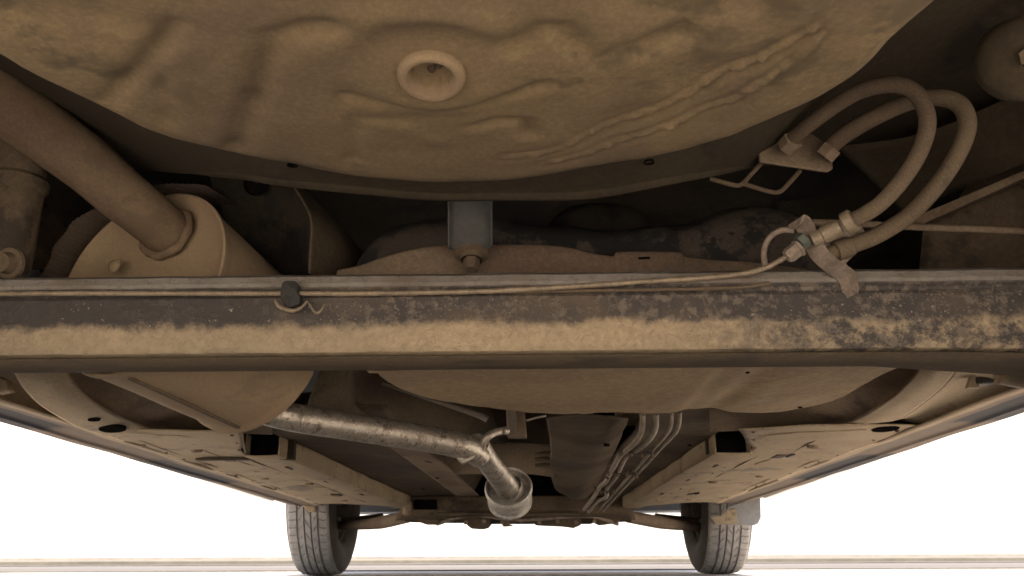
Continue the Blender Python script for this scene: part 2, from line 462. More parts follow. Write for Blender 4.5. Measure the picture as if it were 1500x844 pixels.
def well_z(p):
    z = WZ
    q = Vector((p.x, p.y, 0))
    z += 0.0028 * noise.noise(q * 7.0) + 0.0014 * noise.noise(q * 21 + Vector((3, 1, 0))) + 0.0004 * noise.noise(q * 60) + 0.0012 * max(0, noise.noise(q * 33 + Vector((8, 2, 0))) - 0.15)
    for poly, h, wd in dents:
        d = dist_poly(p, poly)
        if d < wd * 3: z += 0.72 * h * math.exp(-(d / (wd * 0.82)) ** 2) * (0.8 + 0.6 * noise.noise(q * 30))
    for poly in beads:
        dd = dist_poly(p, poly) 
        if dd < 0.012:
            j = 0.0025 * noise.noise(q * 90)
            z -= 0.0030 * math.exp(-((dd + j) / 0.0016) ** 2) * (0.6 + 1.5 * noise.noise(q * 120 + Vector((5, 5, 5))))
            z += 0.0012 * math.exp(-((dd - 0.0045) / 0.002) ** 2)
    d = (p - plug_c).length
    if d < 0.06:   # pressed flat seat round the plug
        f = max(0, min(1, (0.06 - d) / 0.034)); f = f * f * (3 - 2 * f)
        z = z * (1 - f) + (WZ - 0.001 - (p.y - plug_c.y) * 0.2) * f
        if d < 0.013: z = WZ + 0.016
    return z
cen = Vector((cx, cy, WZ))
V, F = [], []
rings = [0.02 + 0.98 * (i / 110) for i in range(111)]
V.append(Vector((cx, cy, well_z(Vector((cx, cy))))))
for ri, s in enumerate(rings):
    for k_ in range(NT):
        e = ol[k_]; p = cen.lerp(e, s * 0.994)
        zz = well_z(p.xy)
        edge = max(0, (s - 0.93) / 0.07)
        zz += 0.006 * edge ** 2.2
        V.append(Vector((p.x, p.y, zz)))
# wall turning up, then flange
for (ex, dz) in [(0.995, 0.010), (1.0, 0.018), (1.0, 0.030), (0.995, 0.07), (0.98, 0.28)]:
    for k_ in range(NT):
        e = ol[k_]; p = cen + (e - cen) * ex
        V.append(Vector((p.x, p.y, WZ + dz + 0.002 * noise.noise(p * 14))))
nr = len(rings) + 5
for k_ in range(NT): F.append((0, 1 + k_, 1 + (k_ + 1) % NT))
for r_ in range(nr - 1):
    for k_ in range(NT):
        a = 1 + r_ * NT + k_; b = 1 + r_ * NT + (k_ + 1) % NT
        F.append((a, a + NT, b + NT, b))
well = mesh('spare_wheel_well', V, F, M['well'], car, angle=80)
# plug
pc = Vector((plug_c.x, plug_c.y, WZ - 0.002))
rp = PX(50, pc) * 0.98
prof = [(0.004, rp * 1.03), (-0.001, rp * 1.02), (-0.0038, rp * 0.98), (-0.005, rp * 0.91), (-0.0052, rp * 0.82), (-0.0045, rp * 0.74), (-0.002, rp * 0.69), (0.003, rp * 0.665), (0.009, rp * 0.62), (0.0115, rp * 0.3), (0.011, 0.0)]
plug = lathe('drain_plug', prof, pc, (0, 0.24, 1), M['plug'], well, 64)
for dx, dy, rr in ((-0.006, -0.004, 0.004), (0.004, 0.003, 0.003), (-0.001, 0.008, 0.0026)):
    lathe('mud_lump', [(-0.0025, 0), (-0.002, rr * 0.6), (0, rr), (0.004, rr)], pc + Vector((dx, dy, 0.009)), (0, 0, 1), M['under'], plug, 12)

# ---- trunk floor lip behind the well (dark brown band), with two drain holes
lip_px = [(-80, 130), (60, 190), (170, 228), (300, 243), (425, 258), (540, 270), (650, 278), (760, 276), (860, 272), (960, 258), (1060, 241), (1130, 226), (1240, 214), (1335, 200), (1420, 175), (1560, 130)]
LZ = 0.415
lip_z = [0.66, 0.64, 0.58, 0.47, 0.42, LZ, LZ, LZ, LZ, LZ, 0.44, 0.50, 0.58, 0.60, 0.62, 0.64]
lip = [P(u, v, z=z_) for (u, v), z_ in zip(lip_px, lip_z)]
def holes_panel(name, rows, mat, parent, **kw): return loft(name, rows, mat, parent, **kw)
fr = [p.copy() for p in lip]
mid = [Vector((p.x * 1.0, min(p.y - 0.10, 0.56), p.z + 0.004)) for p in lip]
bk = [Vector((p.x, 0.14, max(p.z, LZ) + 0.004)) for p in lip]
turn = [Vector((p.x, p.y + 0.006, p.z + 0.012)) for p in lip]
turn2 = [Vector((p.x, p.y + 0.008, max(p.z + 0.05, 0.6))) for p in lip]
tf = loft('trunk_floor_panel', [turn2, turn, fr, mid, bk], M['trunk'], car, nu=6, nv=6, wob=0.003, thick=0.002)
for (u, v) in ((428, 243), (951, 239)):
    p = P(u, v, z=LZ - 0.0035); r_ = PX(8, p)
    lathe('drain_hole', [(0, r_), (0.0, r_ * 0.9), (0.004, r_ * 0.86), (0.004, 0)], p, (0, 0, 1), M['black'], tf, 20)
# upper floor closing the space over the axle and tank
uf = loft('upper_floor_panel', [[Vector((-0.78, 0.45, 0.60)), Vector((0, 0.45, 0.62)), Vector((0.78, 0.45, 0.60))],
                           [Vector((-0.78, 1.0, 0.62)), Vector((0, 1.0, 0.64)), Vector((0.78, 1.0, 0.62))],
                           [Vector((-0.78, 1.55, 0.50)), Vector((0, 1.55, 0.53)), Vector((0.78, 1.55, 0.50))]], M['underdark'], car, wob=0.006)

# ---- rear side members either side of the well (dark brown)
for s in (-1, 1):
    V, F = plate_data([Vector((s * 0.68, 0.14, 0.56)), Vector((s * 0.68, 0.80, 0.56)), Vector((s * 0.68, 1.30, 0.50)), Vector((s * 0.68, 1.30, 0.66)), Vector((s * 0.68, 0.14, 0.66))], (s * 0.09, 0, 0))
    o = mesh('side_member', V, F, M['under'], car, False); bevel(o, 0.01, 3)
# right inner wing / trailing-arm side panel behind hoses
loft('inner_wing_panel', [[P(1225, 214, Y=1.0), P(1340, 200, Y=0.98), P(1460, 150, Y=0.95), P(1600, 90, Y=0.93)],
                          [P(1330, 315, Y=1.12), P(1400, 280, Y=1.08), P(1470, 250, Y=1.0), P(1600, 200, Y=0.96)]], M['trunk'], car, wob=0.003)
V, F = plate_data([P(1335, 320, Y=1.08), P(1600, 208, Y=0.99), P(1600, 216, Y=0.99), P(1352, 328, Y=1.08)], (0, 0.02, 0))
mesh('panel_flange', V, F, M['mid'], car, False)
loft('inner_wing_panel', [[P(1352, 326, Y=1.13), P(1600, 216, Y=1.05)], [P(1345, 420, Y=1.13), P(1600, 420, Y=1.05)]], M['under'], car, wob=0.003)

# ---- rubber bump stop and bracket top right
bc = P(1488, 84, Y=0.60); r_ = PX(62, bc)
bs = lathe('bump_stop', [(0, 0), (0, r_ * 0.55), (0.004, r_ * 0.8), (0.012, r_ * 0.97), (0.03, r_), (0.05, r_ * 0.9), (0.06, r_ * 0.7), (0.075, r_ * 0.75), (0.1, r_ * 0.7), (0.1, 0)], bc, (0.55, 0.75, 0.35), M['trunk'], car, 40)
lathe('bump_stop_bolt', [(-0.012, 0), (-0.012, 0.008), (-0.003, 0.009), (-0.003, 0.014), (0.0, 0.014), (0.003, 0)], bc + Vector((0.012, 0.0, 0)), (0.55, 0.75, 0.35), M['under'], bs, 6)
tube('rear_damper', [P(1512, 140, Y=0.66), P(1508, 60, Y=0.64)], 0.012, M['steel'], car)
V, F = box_data(0, 1, 0, 1, 0, 1)
0 and plate('slot_in_wing', [P(1475, 183, Y=0.93), P(1500, 175, Y=0.93), P(1510, 180, Y=0.93), P(1492, 186, Y=0.93)], (0, 0.004, 0), M['black'], car, 0)

# ---- rear axle beam -------------------------------------------------
YF, YR, ZB, ZT = 0.856, 0.924, 0.270, 0.354
# cross-section (y,z) from lower back, round the underside and face, to the top
sec = [(YR, ZB + 0.02), (YR, ZB), (YF + 0.010, ZB - 0.0005), (YF + 0.004, ZB + 0.001), (YF + 0.0005, ZB + 0.005), (YF - 0.001, ZB + 0.012), (YF - 0.001, ZB + 0.03),
       (YF, ZB + 0.045), (YF + 0.001, ZB + 0.056), (YF + 0.0045, ZB + 0.0605), (YF + 0.0045, ZB + 0.064), (YF - 0.001, ZB + 0.0675), (YF - 0.002, ZB + 0.071), (YF + 0.001, ZB + 0.0785),
       (YF + 0.007, ZB + 0.0825), (YF + 0.018, ZT), (YF + 0.04, ZT + 0.001), (YR, ZT - 0.004)]
xs = [-0.72 + 1.44 * i / 240 for i in range(241)]
V, F = [], []; ns = len(sec)
for x in xs:
    # the open underside flares out towards the right-hand trailing arm
    fl = max(0, (x - 0.40) / 0.2); fl2 = max(0, (-x - 0.44) / 0.2)
    for j, (yy, zz) in enumerate(sec):
        y2 = yy + (0.03 * fl + 0.01 * fl2 if j in (0, 1) else 0)
        z2 = zz - (0.006 * fl ** 2 if j < 9 else 0)
        p = Vector((x, y2, z2))
        V.append(p + Vector((0, noise.noise(p * 30) * 0.0012, noise.noise(p * 22 + Vector((1, 2, 3))) * 0.0007)))
for i in range(len(xs) - 1):
    for j in range(ns - 1):
        a = i * ns + j; F.append((a, a + 1, a + ns + 1, a + ns))
F.append(tuple(range(ns))); F.append(tuple(range((len(xs) - 1) * ns, len(xs) * ns)))
beam = mesh('rear_axle_beam', V, F, M['beam'], car, angle=30)
# darker underside flange sheet just below the box
V, F = [], []
for i, x in enumerate(xs):
    fl = max(0, (x - 0.40) / 0.2)
    for (yy, zz) in ((YF + 0.006, ZB - 0.0035 - 0.006 * fl ** 2), (YR + 0.002 + 0.035 * fl, ZB - 0.0035 - 0.007 * fl), (YR + 0.002 + 0.035 * fl, ZB - 0.0005)):
        V.append((x, yy, zz))
for i in range(len(xs) - 1):
    for j in range(2):
        a = i * 3 + j; F.append((a, a + 1, a + 4, a + 3))
solid(mesh('beam_bottom_flange', V, F, M['flange'], beam), 0.002)
# brake pipe along the beam
def on_beam(px): return [P(u, v, Y=y) for u, v, y in px]
bp = tube('brake_pipe', on_beam([(-40, 431, .852), (100, 430, .851), (300, 430, .851), (520, 430, .852), (700, 427, .85), (820, 421, .849), (940, 413, .848), (1020, 408, .847), (1080, 402, .845), (1120, 393, .84), (1160, 372, .83)]), PX(4.0, P(400, 430, Y=.85)), M['brass'], beam, rough=0.0006, sub=14, seg=12)
tube('brake_pipe', on_beam([(740, 428, .856), (860, 426, .854), (980, 424, .853), (1085, 421, .853), (1128, 415, .852)]), PX(2.6, P(400, 430, Y=.85)), M['hose'], beam, rough=0.0004, sub=10, seg=10)
# pipe clip, its cut loop and cable-tie crumbs
cl = plate('pipe_clip', on_beam([(413, 414, .845), (418, 411, .845), (432, 411, .845), (437, 416, .845), (436, 428, .842), (440, 436, .842), (438, 446, .842), (424, 450, .842), (412, 440, .842), (410, 430, .842)]), (0, 0.013, 0), M['clip'], beam, 0.0012)
tube('clip_loop', on_beam([(403, 439, .846), (408, 448, .845), (418, 453, .844), (430, 455, .844), (441, 451, .845), (450, 441, .846)]), [0.0012, 0.0022, 0.0022, 0.0022, 0.0010], M['brass'], cl, rough=0.0006)
tube('clip_tail', on_beam([(452, 444, .846), (462, 458, .845), (470, 455, .845), (475, 446, .846)]), [0.0008, 0.0014, 0.0012, 0.0006], M['brass'], cl)
# small mud crumbs stuck on the beam, countless
parts = []
for i in range(420):
    if i < 180: u = random.uniform(480, 800)
    elif i < 300: u = random.gauss(1380, 70)
    else: u = random.uniform(0, 1500)
    v = 445 + abs(random.gauss(0, 18)) if u < 1150 else random.uniform(425, 500)
    if v > 505: continue
    p = P(u, v, Y=YF - 0.0005); r_ = random.uniform(0.0003, 0.0011) * (1.4 if u > 1200 else 1)
    bm = bmesh.new(); bmesh.ops.create_icosphere(bm, subdivisions=1, radius=r_)
    for vv in bm.verts: vv.co = Vector((vv.co.x * random.uniform(.7, 1.5), vv.co.y * .5, vv.co.z * random.uniform(.6, 1.2))) + p
    parts.append(([v_.co.copy() for v_ in bm.verts], [tuple(v_.index for v_ in f.verts) for f in bm.faces])); bm.free()
V, F = join_data(parts)
mc = mesh('mud_crumbs', V, F, M['steel'], beam); mc['kind'] = 'stuff'

# ---- hose bracket, unions, hoses -------------------------------------
def ribbon(name, pts, widthvec, t, mat, parent, sub=8):
    path = catmull(pts, sub); wv = Vector(widthvec); V, F = [], []
    for i, p in enumerate(path):
        T = (path[min(i + 1, len(path) - 1)] - path[max(i - 1, 0)]).normalized()
        n = T.cross(wv).normalized() * t / 2
        V += [p - wv / 2 - n, p + wv / 2 - n, p + wv / 2 + n, p - wv / 2 + n]
    for i in range(len(path) - 1):
        for j in range(4):
            a = i * 4 + j; b = i * 4 + (j + 1) % 4
            F.append((a, b, b + 4, a + 4))
    F.append((0, 1, 2, 3)); F.append(tuple(len(V) - 4 + j for j in range(4)))
    return bevel(mesh(name, V, F, mat, parent, False), t * 0.25, 2)
hb = ribbon('hose_bracket', [P(1163, 335, Y=.832), P(1168, 323, Y=.83), P(1178, 330, Y=.83), P(1188, 350, Y=.832), P(1200, 372, Y=.834), P(1222, 392, Y=.84), P(1240, 405, Y=.846), P(1246, 428, Y=.853), P(1244, 436, Y=.856)], (0.010, -0.016, 0.004), 0.0025, M['bracket'], beam)
tube('bracket_hook', [P(1163, 338, Y=.835), P(1143, 338, Y=.84), P(1126, 350, Y=.845), P(1119, 370, Y=.85), P(1121, 390, Y=.856)], 0.0030, M['bracket'], hb, seg=12)
plate('bracket_web', [P(1186, 342, Y=.848), P(1212, 330, Y=.85), P(1262, 330, Y=.856), P(1275, 352, Y=.856), P(1240, 385, Y=.852), P(1250, 405, Y=.853), P(1222, 388, Y=.85), P(1203, 366, Y=.848)], (0, 0.003, 0), M['bracket'], hb, 0.001)
# brake pipe nut and union
u0, u1 = P(1152, 377, Y=.828), P(1172, 362, Y=.826)
ax = (u1 - u0)
lathe('pipe_nut', [(0, 0.002), (0, 0.0062), (0.004, 0.0078), (0.013, 0.0078), (0.0135, 0.009), (0.0165, 0.009), (0.017, 0.003)], u0, ax, M['bracket'], hb, 6)
lathe('union', [(0, 0.004), (0, 0.0085), (0.008, 0.0085), (0.008, 0.004)], u0 + ax.normalized() * 0.016 + Vector((0, 0, 0.004)), ax, M['teal'], hb, 6)
hA = [(1190, 352, .825), (1215, 340, .82), (1245, 326, .81), (1290, 298, .79), (1330, 252, .77), (1352, 210, .76), (1358, 170, .75), (1340, 135, .745), (1305, 124, .75), (1255, 136, .77), (1205, 168, .80), (1165, 200, .83), (1150, 216, .845)]
hB = [(1226, 368, .85), (1258, 356, .85), (1290, 342, .845), (1335, 312, .83), (1380, 262, .80), (1408, 215, .785), (1417, 180, .78), (1405, 153, .78), (1372, 143, .785), (1325, 152, .80), (1270, 178, .82), (1228, 205, .84), (1208, 228, .85)]
pa = [P(u, v, Y=y) for u, v, y in hA]; pb = [P(u, v, Y=y) for u, v, y in hB]
ha = tube('brake_hose', pa[2:], PX(12.2, pa[5]), M['hose'], beam, sub=12, seg=20, rough=0.0003)
hb2 = tube('brake_hose', pb, PX(13, pb[5]), M['hose'], beam, sub=12, seg=20, rough=0.0003)
def fitting(p0, p1, prof, mat, parent, seg=24, name='hose_fitting'):
    return lathe(name, prof, p0, p1 - p0, mat, parent, seg)
k_ = PX(1, pa[2])
fitting(pa[0], pa[2], [(0, 0), (0, 11 * k_), (14 * k_, 11 * k_), (16 * k_, 13 * k_), (30 * k_, 13.5 * k_), (42 * k_, 13 * k_), (44 * k_, 9 * k_)], M['brass'], ha)
fitting(pa[1].lerp(pa[2], 0.75), pa[3], [(0, 12 * k_), (0, 15.5 * k_), (2 * k_, 18 * k_), (14 * k_, 18 * k_), (16 * k_, 15 * k_), (16 * k_, 12 * k_)], M['brass'], ha, 24, 'crimp_collar')
fitting(pb[0] + (pb[0] - pb[1]) * 0.5, pb[1], [(0, 0), (0, 11 * k_), (14 * k_, 12 * k_), (16 * k_, 16 * k_), (40 * k_, 16 * k_), (42 * k_, 13 * k_)], M['hose'], hb2)
# bracket plate the hoses come from
bpz = [(1107, 190, .865), (1113, 237, .85), (1213, 252, .85), (1221, 247, .85), (1218, 214, .86), (1190, 196, .87), (1150, 182, .875)]
hp = plate('hose_mounting_plate', [P(u, v, Y=y) for u, v, y in bpz], (0, 0.006, 0.001), M['mid'], car, 0.002)
lathe('hose_nut', [(0, .004), (0, .011), (.012, .011), (.012, .004)], P(1152, 216, Y=.842), (pa[-1] - pa[-2]) * -1, M['mid'], hp, 6)
lathe('hose_nut', [(0, .004), (0, .011), (.012, .011), (.012, .004)], P(1208, 230, Y=.842), (pb[-1] - pb[-2]) * -1, M['mid'], hp, 6)
for l in ([(1118, 236), (1100, 256), (1085, 271), (1070, 270), (1040, 262)], [(1172, 250), (1158, 266), (1142, 281), (1124, 280), (1085, 268)]):
    pts = [P(u, v, Y=.87) for u, v in l]
    tube('brake_pipe', pts, PX(3.4, pts[0]), M['hose'], hp, sub=4, seg=10)
# horizontal cable
cb = tube('handbrake_cable', [P(1190, 326, Y=.93), P(1260, 328, Y=.94), P(1340, 333, Y=.95), P(1430, 336, Y=.95), P(1560, 342, Y=.95)], PX(5, P(1400, 333, Y=.95)), M['mid'], car, seg=12)

# ---- muffler and tailpipe -------------------------------------------
mc0 = P(206, 413, Y=1.0); mc1 = P(368, 520, Y=1.20)
ax = (mc1 - mc0); L = ax.length
mr = PX(149, mc0); mr1 = PX(117, mc1)
def mprof():
    pr = [(0.010, 0), (0.010, mr * 0.55), (0.008, mr * 0.86), (0.0, mr * 0.955), (-0.004, mr * 0.985), (-0.003, mr * 1.01), (0.004, mr * 1.01), (0.010, mr * 0.985)]
    for i in range(13):
        t = i / 12; pr.append((0.014 + (L - 0.028) * t, (mr * (1 - t) + mr1 * t) * 0.985))
    pr += [(L - 0.010, mr1 * 0.985), (L - 0.004, mr1 * 1.012), (L + 0.003, mr1 * 1.012), (L + 0.004, mr1 * 0.98), (L - 0.006, mr1 * 0.8), (L - 0.006, 0)]
    return pr
V, F = lathe_data(mprof(), mc0, ax, 120)
V = [v + Vector((noise.noise(v * 12), noise.noise(v * 12 + Vector((3, 3, 3))), noise.noise(v * 12 + Vector((7, 1, 4))))) * 0.0018 for v in V]
muf = mesh('muffler', V, F, M['muff'], car, angle=40)
# rolled lock seam along the underside
axn = ax.normalized(); up = (Vector((0, 0, 1)) - axn * axn.z).normalized(); sd_ = axn.cross(up)
a = R(180 - 7)
seam = []
for i in range(9):
    t = i / 8; rr = (mr * (1 - t) + mr1 * t) * 0.99
    seam.append(mc0 + axn * (0.012 + (L - 0.02) * t) + (up * math.cos(a) + sd_ * math.sin(a)) * rr)
ribbon('lock_seam', seam, sd_ * 0.007, 0.004, M['under'], muf)
# tailpipe
tp = [Vector((-0.60, 0.10, 0.385)), Vector((-0.625, 0.35, 0.45)), Vector((-0.635, 0.62, 0.57)), P(-70, 88, Y=.90), P(0, 148, Y=.915), P(60, 190, Y=.93), P(130, 242, Y=.95), P(175, 282, Y=.965), P(212, 312, Y=.98), P(240, 335, Y=1.0), P(262, 352, Y=1.03)]
tail = tube('tailpipe', tp, [0.031, 0.031, 0.031, PX(45, tp[4]), PX(44, tp[5]), PX(41, tp[6]), PX(38, tp[8]), PX(36, tp[9]), PX(34, tp[9])], M['tailp'], car, sub=10, seg=40, rough=0.0005)
wr = PX(38, P(240, 335, Y=1.0)); wc = P(238, 338, Y=1.0) + axn * 0.007
wpts = []
for i in range(41):
    t = 2 * math.pi * i / 40
    wpts.append(wc + (up * math.cos(t) * wr * 0.98 + sd_ * math.sin(t) * wr * 1.05))
wd = mesh('weld_bead', *tube_data(wpts, 0.0050, 12, False, 0.0036), M['tailp'], tail)
lathe('press_mark', [(0.0, 0), (0.0004, 0.004), (0.0014, 0.007), (0.004, 0.009)], P(157, 383, Y=1.0) + axn * 0.0075, axn, M['muff'], muf, 24)
lathe('press_mark', [(0.0, 0), (0.0006, 0.006), (0.002, 0.010), (0.005, 0.015)], P(300, 380, Y=1.0) + axn * 0.0075, axn, M['muff'], muf, 24)
lathe('drain_hole', [(0, 0), (0, 0.0025), (0.002, 0.0025)], P(319, 337, Y=1.0) + axn * 0.0035, axn, M['black'], muf, 12)
# heat shield over the muffler: fluted sheet
V, F = [], []; na, nl = 220, 6
hc = P(235, 400, Y=1.0)
for j in range(nl + 1):
    c = hc + Vector((0.25 * 0.35 * j / nl, 0.02 + 0.30 * j / nl, 0.0))
    for i in range(na + 1):
        t = math.pi * (-0.04 + 0.62 * i / na)
        rr = 0.150 + 0.0009 * math.sin(i * 2 * math.pi / 5) + 0.006 * noise.noise(Vector((i * 0.04, j * 0.5, 0)))
        V.append(c + Vector((-math.cos(t) * rr * 1.02, 0, math.sin(t) * rr * 0.82)))
for j in range(nl):
    for i in range(na):
        a = j * (na + 1) + i; F.append((a, a + 1, a + na + 2, a + na + 1))
hs = solid(mesh('heat_shield', V, F, M['shield'], car, angle=80), 0.0012)
# edge of the shield / floor bracket to the right of the muffler
sp = [P(422, 262, Y=1.02), P(440, 290, Y=1.02), P(452, 312, Y=1.02), P(456, 335, Y=1.02), P(454, 365, Y=1.02), P(453, 400, Y=1.02)]
loft('shield_side_panel', [sp, [p + Vector((0.012, 0.05, 0)) for p in sp], [p + Vector((0.05, 0.17, -0.02)) for p in sp]], M['under'], car, wob=0.001)
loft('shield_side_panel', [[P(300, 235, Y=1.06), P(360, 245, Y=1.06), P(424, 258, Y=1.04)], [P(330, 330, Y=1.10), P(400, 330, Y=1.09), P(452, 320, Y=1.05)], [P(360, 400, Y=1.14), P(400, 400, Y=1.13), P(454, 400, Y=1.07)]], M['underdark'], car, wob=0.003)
lathe('grommet', [(0, .004), (-.002, .008), (-.002, .013), (.004, .015)], P(375, 270, Y=1.05), (0, -1, -.4), M['black'], car, 24)
# left damper body and bolt at the picture's left edge
dmp = lathe('rear_damper', [(0, 0), (0, .026), (.004, .030), (.10, .030), (.105, .034), (.115, .034), (.12, .030), (.22, .030), (.22, 0)], P(2, 400, Y=.97), (0.02, 0, 1), M['under'], car, 32)
lathe('damper_bolt', [(-.012, 0), (-.012, .010), (-.002, .012), (-.002, .017), (0.002, .018), (.004, .0)], P(14, 386, Y=.90), (0.2, 1, 0.2), M['hose'], dmp, 24)

# ---- tank strap bracket and bolt ------------------------------------
st0, st1 = P(657, 372, Y=.965), P(722, 362, Y=.965)
M['strap'] = plain('blue_grey_strap_paint', (0.105, 0.105, 0.10), 0.7, 0.1, 0.2, 18)
sb = plate('tank_bracket', [P(656, 255, Y=.965), P(721, 255, Y=.965), P(722, 364, Y=.965), P(657, 366, Y=.965)], (0, 0.003, 0), M['strap'], car, 0.0012)
plate('bracket_edge', [P(656, 255, Y=.9645), P(659, 255, Y=.9645), P(660, 366, Y=.9645), P(657, 366, Y=.9645)], (0, -0.008, 0), M['strap'], sb, 0.0008)
plate('bracket_edge', [P(718, 255, Y=.9645), P(721, 255, Y=.9645), P(722, 364, Y=.9645), P(719, 364, Y=.9645)], (0, -0.008, 0), M['strap'], sb, 0.0008)
bo = P(691, 371, Y=.955)
bt = lathe('bolt', [(0.004, .004), (0, .020), (-.0025, .020), (-.0035, .013), (-.006, .0125), (-.010, .0125)], bo, (0, 0.25, 1), M['hose'], sb, 32)
lathe('bolt_head', [(-.008, .004), (-.009, .0095), (-.019, .0095), (-.022, .007), (-.022, 0)], bo, (0, 0.25, 1), M['hose'], bt, 6)

# ---- fuel tank -------------------------------------------------------
TZ = 0.272
lower_px = [(500, 500), (540, 527), (553, 545), (570, 562), (595, 575), (625, 584), (665, 593), (710, 600), (770, 606), (830, 609), (848, 605), (870, 603), (895, 604), (912, 609), (950, 610), (1010, 609), (1045, 611), (1100, 613), (1150, 610), (1195, 602), (1225, 590), (1233, 577), (1262, 562), (1283, 545), (1292, 530), (1300, 505)]
lo = [P(u, v, z=TZ + (0.010 if 845 < u < 900 else 0)) for u, v in lower_px]
for p_ in lo: p_.y = max(p_.y, 0.97)
rear_y = 0.955
nL = len(lo)
x0, x1 = lo[0].x, lo[-1].x
rows_lo = []
def tank_row(t, z_add, shrink=0):      # t=0 rear edge, 1 = front edge outline
    r_ = []
    for i, p in enumerate(lo):
        xr = x0 + 0.02 + (x1 - x0 - 0.04) * i / (nL - 1)
        rear = Vector((p.x * 0.9 + xr * 0.1, min(rear_y, p.y - 0.02), TZ))
        q = rear.lerp(p, t)
        # slanted step running across the right half of the underside
        q.z += z_add
        r_.append(q)
    return r_
NX, NY = 300, 60
lo_s = catmull(lo, 12); NXs = len(lo_s)
crA = [P(1068, 528, z=TZ).xy, P(1035, 565, z=TZ).xy, P(995, 609, z=TZ).xy]
crB = [P(1140, 540, z=TZ).xy, P(1090, 570, z=TZ).xy, P(1040, 610, z=TZ).xy]
V, F = [], []
ymid = 1.0
def sgn_side(p, poly):
    a, b = poly[0], poly[-1]; d = b - a
    return ((p - a).x * d.y - (p - a).y * d.x) / d.length
for j in range(NY + 1):
    t = j / NY
    for i, p in enumerate(lo_s):
        rear = Vector((p.x, min(0.955, p.y - 0.01), TZ))
        q = rear.lerp(p, t)
        e = max(0, (t - 0.93) / 0.07); q.z = TZ + (p.z - TZ) * max(0, (t - 0.85) / 0.15) + 0.010 * e ** 2
        sA = sgn_side(q.xy, crA); sB = sgn_side(q.xy, crB)
        q.z += 0.0055 * (1 / (1 + math.exp(sA / 0.004))) * -1 + 0.0055
        gB = math.exp(-(sB / 0.018) ** 2) * 0.0045; q.z += gB
        rr = P(600, 560, z=TZ).xy, P(660, 560, z=TZ).xy
        q.z += 0.0022 * noise.noise(Vector((q.x * 9, q.y * 9, 1))) + 0.0008 * noise.noise(Vector((q.x * 40, q.y * 40, 1)))
        V.append(q)
# side wall going up then in
for ddz, dy in ((0.016, 0.003), (0.03, 0.004), (0.06, 0.003), (0.10, -0.01)):
    for i, p in enumerate(lo_s): V.append(Vector((p.x + (p.x - 0.12) * 0.004, p.y + dy, TZ + ddz + 0.004)))
for j in range(NY + 4):
    for i in range(NXs - 1):
        a = j * NXs + i; F.append((a, a + 1, a + NXs + 1, a + NXs))
tank = mesh('fuel_tank', V, F, M['tank'], car, angle=70)
# rear flange of tank, seen over the beam
top_px = [(495, 398), (530, 391), (560, 381), (600, 371), (640, 365), (700, 364), (780, 364), (830, 367), (865, 374), (900, 378), (908, 372), (990, 372), (1000, 378), (1050, 383), (1100, 386), (1180, 396)]
topc = [P(u, v, Y=.985) for u, v in top_px]
loft('tank_flange', [[p + Vector((0, 0, 0)) for p in topc], [p + Vector((0, -0.006, -0.004)) for p in topc], [Vector((p.x, .962, 0.36)) for p in topc], [Vector((p.x, .955, 0.30)) for p in topc], [Vector((p.x, .957, TZ + 0.004)) for p in topc]], M['mid'], tank, nu=5, nv=5, wob=0.0012)
plate('tank_slot', [P(935, 377, Y=.974), P(952, 376, Y=.974), P(952, 379, Y=.974), P(936, 380, Y=.974)], (0, 0.003, 0), M['black'], tank, 0)
0 and lathe('press_mark', [(-.002, 0), (-.002, .012), (0, .016), (.004, .018)], P(745, 380, Y=.965), (0, 1, .2), M['mid'], tank, 24)
# dark upper shell of the tank bulging over the flange
def dome(name, px, Y, depth, mat, parent):
    """rounded body whose upper outline follows px, bulging towards the rear"""
    top = [P(u, v, Y=Y) for u, v in px]
    base = [Vector((p.x, Y, 0.36)) for p in top]
    rows = [[p + Vector((0, depth * 0.9, -0.02)) for p in top], [p + Vector((0, depth * 0.35, 0)) for p in top],
            [t.lerp(b, 0.12) + Vector((0, -depth * 0.25, 0)) for t, b in zip(top, base)],
            [t.lerp(b, 0.4) + Vector((0, -depth * 0.5, 0)) for t, b in zip(top, base)],
            [b + Vector((0, -depth * 0.55, 0)) for b in base]]
    return loft(name, rows, mat, parent, nu=6, nv=6, wob=0.0015)
dome('tank_upper_shell', [(528, 398), (535, 378), (548, 355), (570, 335), (600, 322), (650, 316), (700, 312), (740, 318), (780, 326), (840, 327), (865, 332), (900, 333), (960, 326), (1000, 325), (1030, 315), (1060, 303), (1090, 299), (1130, 301), (1160, 312), (1178, 328), (1195, 350), (1200, 398)], 1.09, 0.10, M['plast'], tank)
dome('filler_neck', [(800, 330), (830, 300), (870, 292), (910, 294), (940, 305), (965, 330)], 1.22, 0.06, M['underdark'], tank)

# ---- kick-up and sill-side bands (left given in picture terms, right likewise)
def kick(side, A, B, Cc, D, mat_b, mat_d):
    loft('wheelhouse_band', [[P(*q[:2], Y=q[2]) for q in A], [P((a[0] + b[0]) / 2, (a[1] + b[1]) / 2, Y=(a[2] + b[2]) / 2 - 0.012) for a, b in zip(A, B)], [P(*q[:2], Y=q[2]) for q in B]], mat_b, car, nu=8, nv=8, wob=0.001)
    loft('floor_kick_up', [[P(*q[:2], Y=q[2]) for q in B], [P(*q[:2], Y=q[2]) for q in Cc], [P(*q[:2], Y=q[2]) for q in D]], mat_d, car, nu=8, nv=8, wob=0.002)  # kick-up takes the darker coat, recess shade set in its colour
A = [(5, 480, 1.04), (20, 540, 1.10), (38, 572, 1.16), (70, 600, 1.25), (115, 625, 1.38), (150, 637, 1.47)]
B = [(75, 480, 1.06), (96, 540, 1.13), (118, 572, 1.20), (150, 597, 1.29), (190, 618, 1.42), (245, 636, 1.52)]
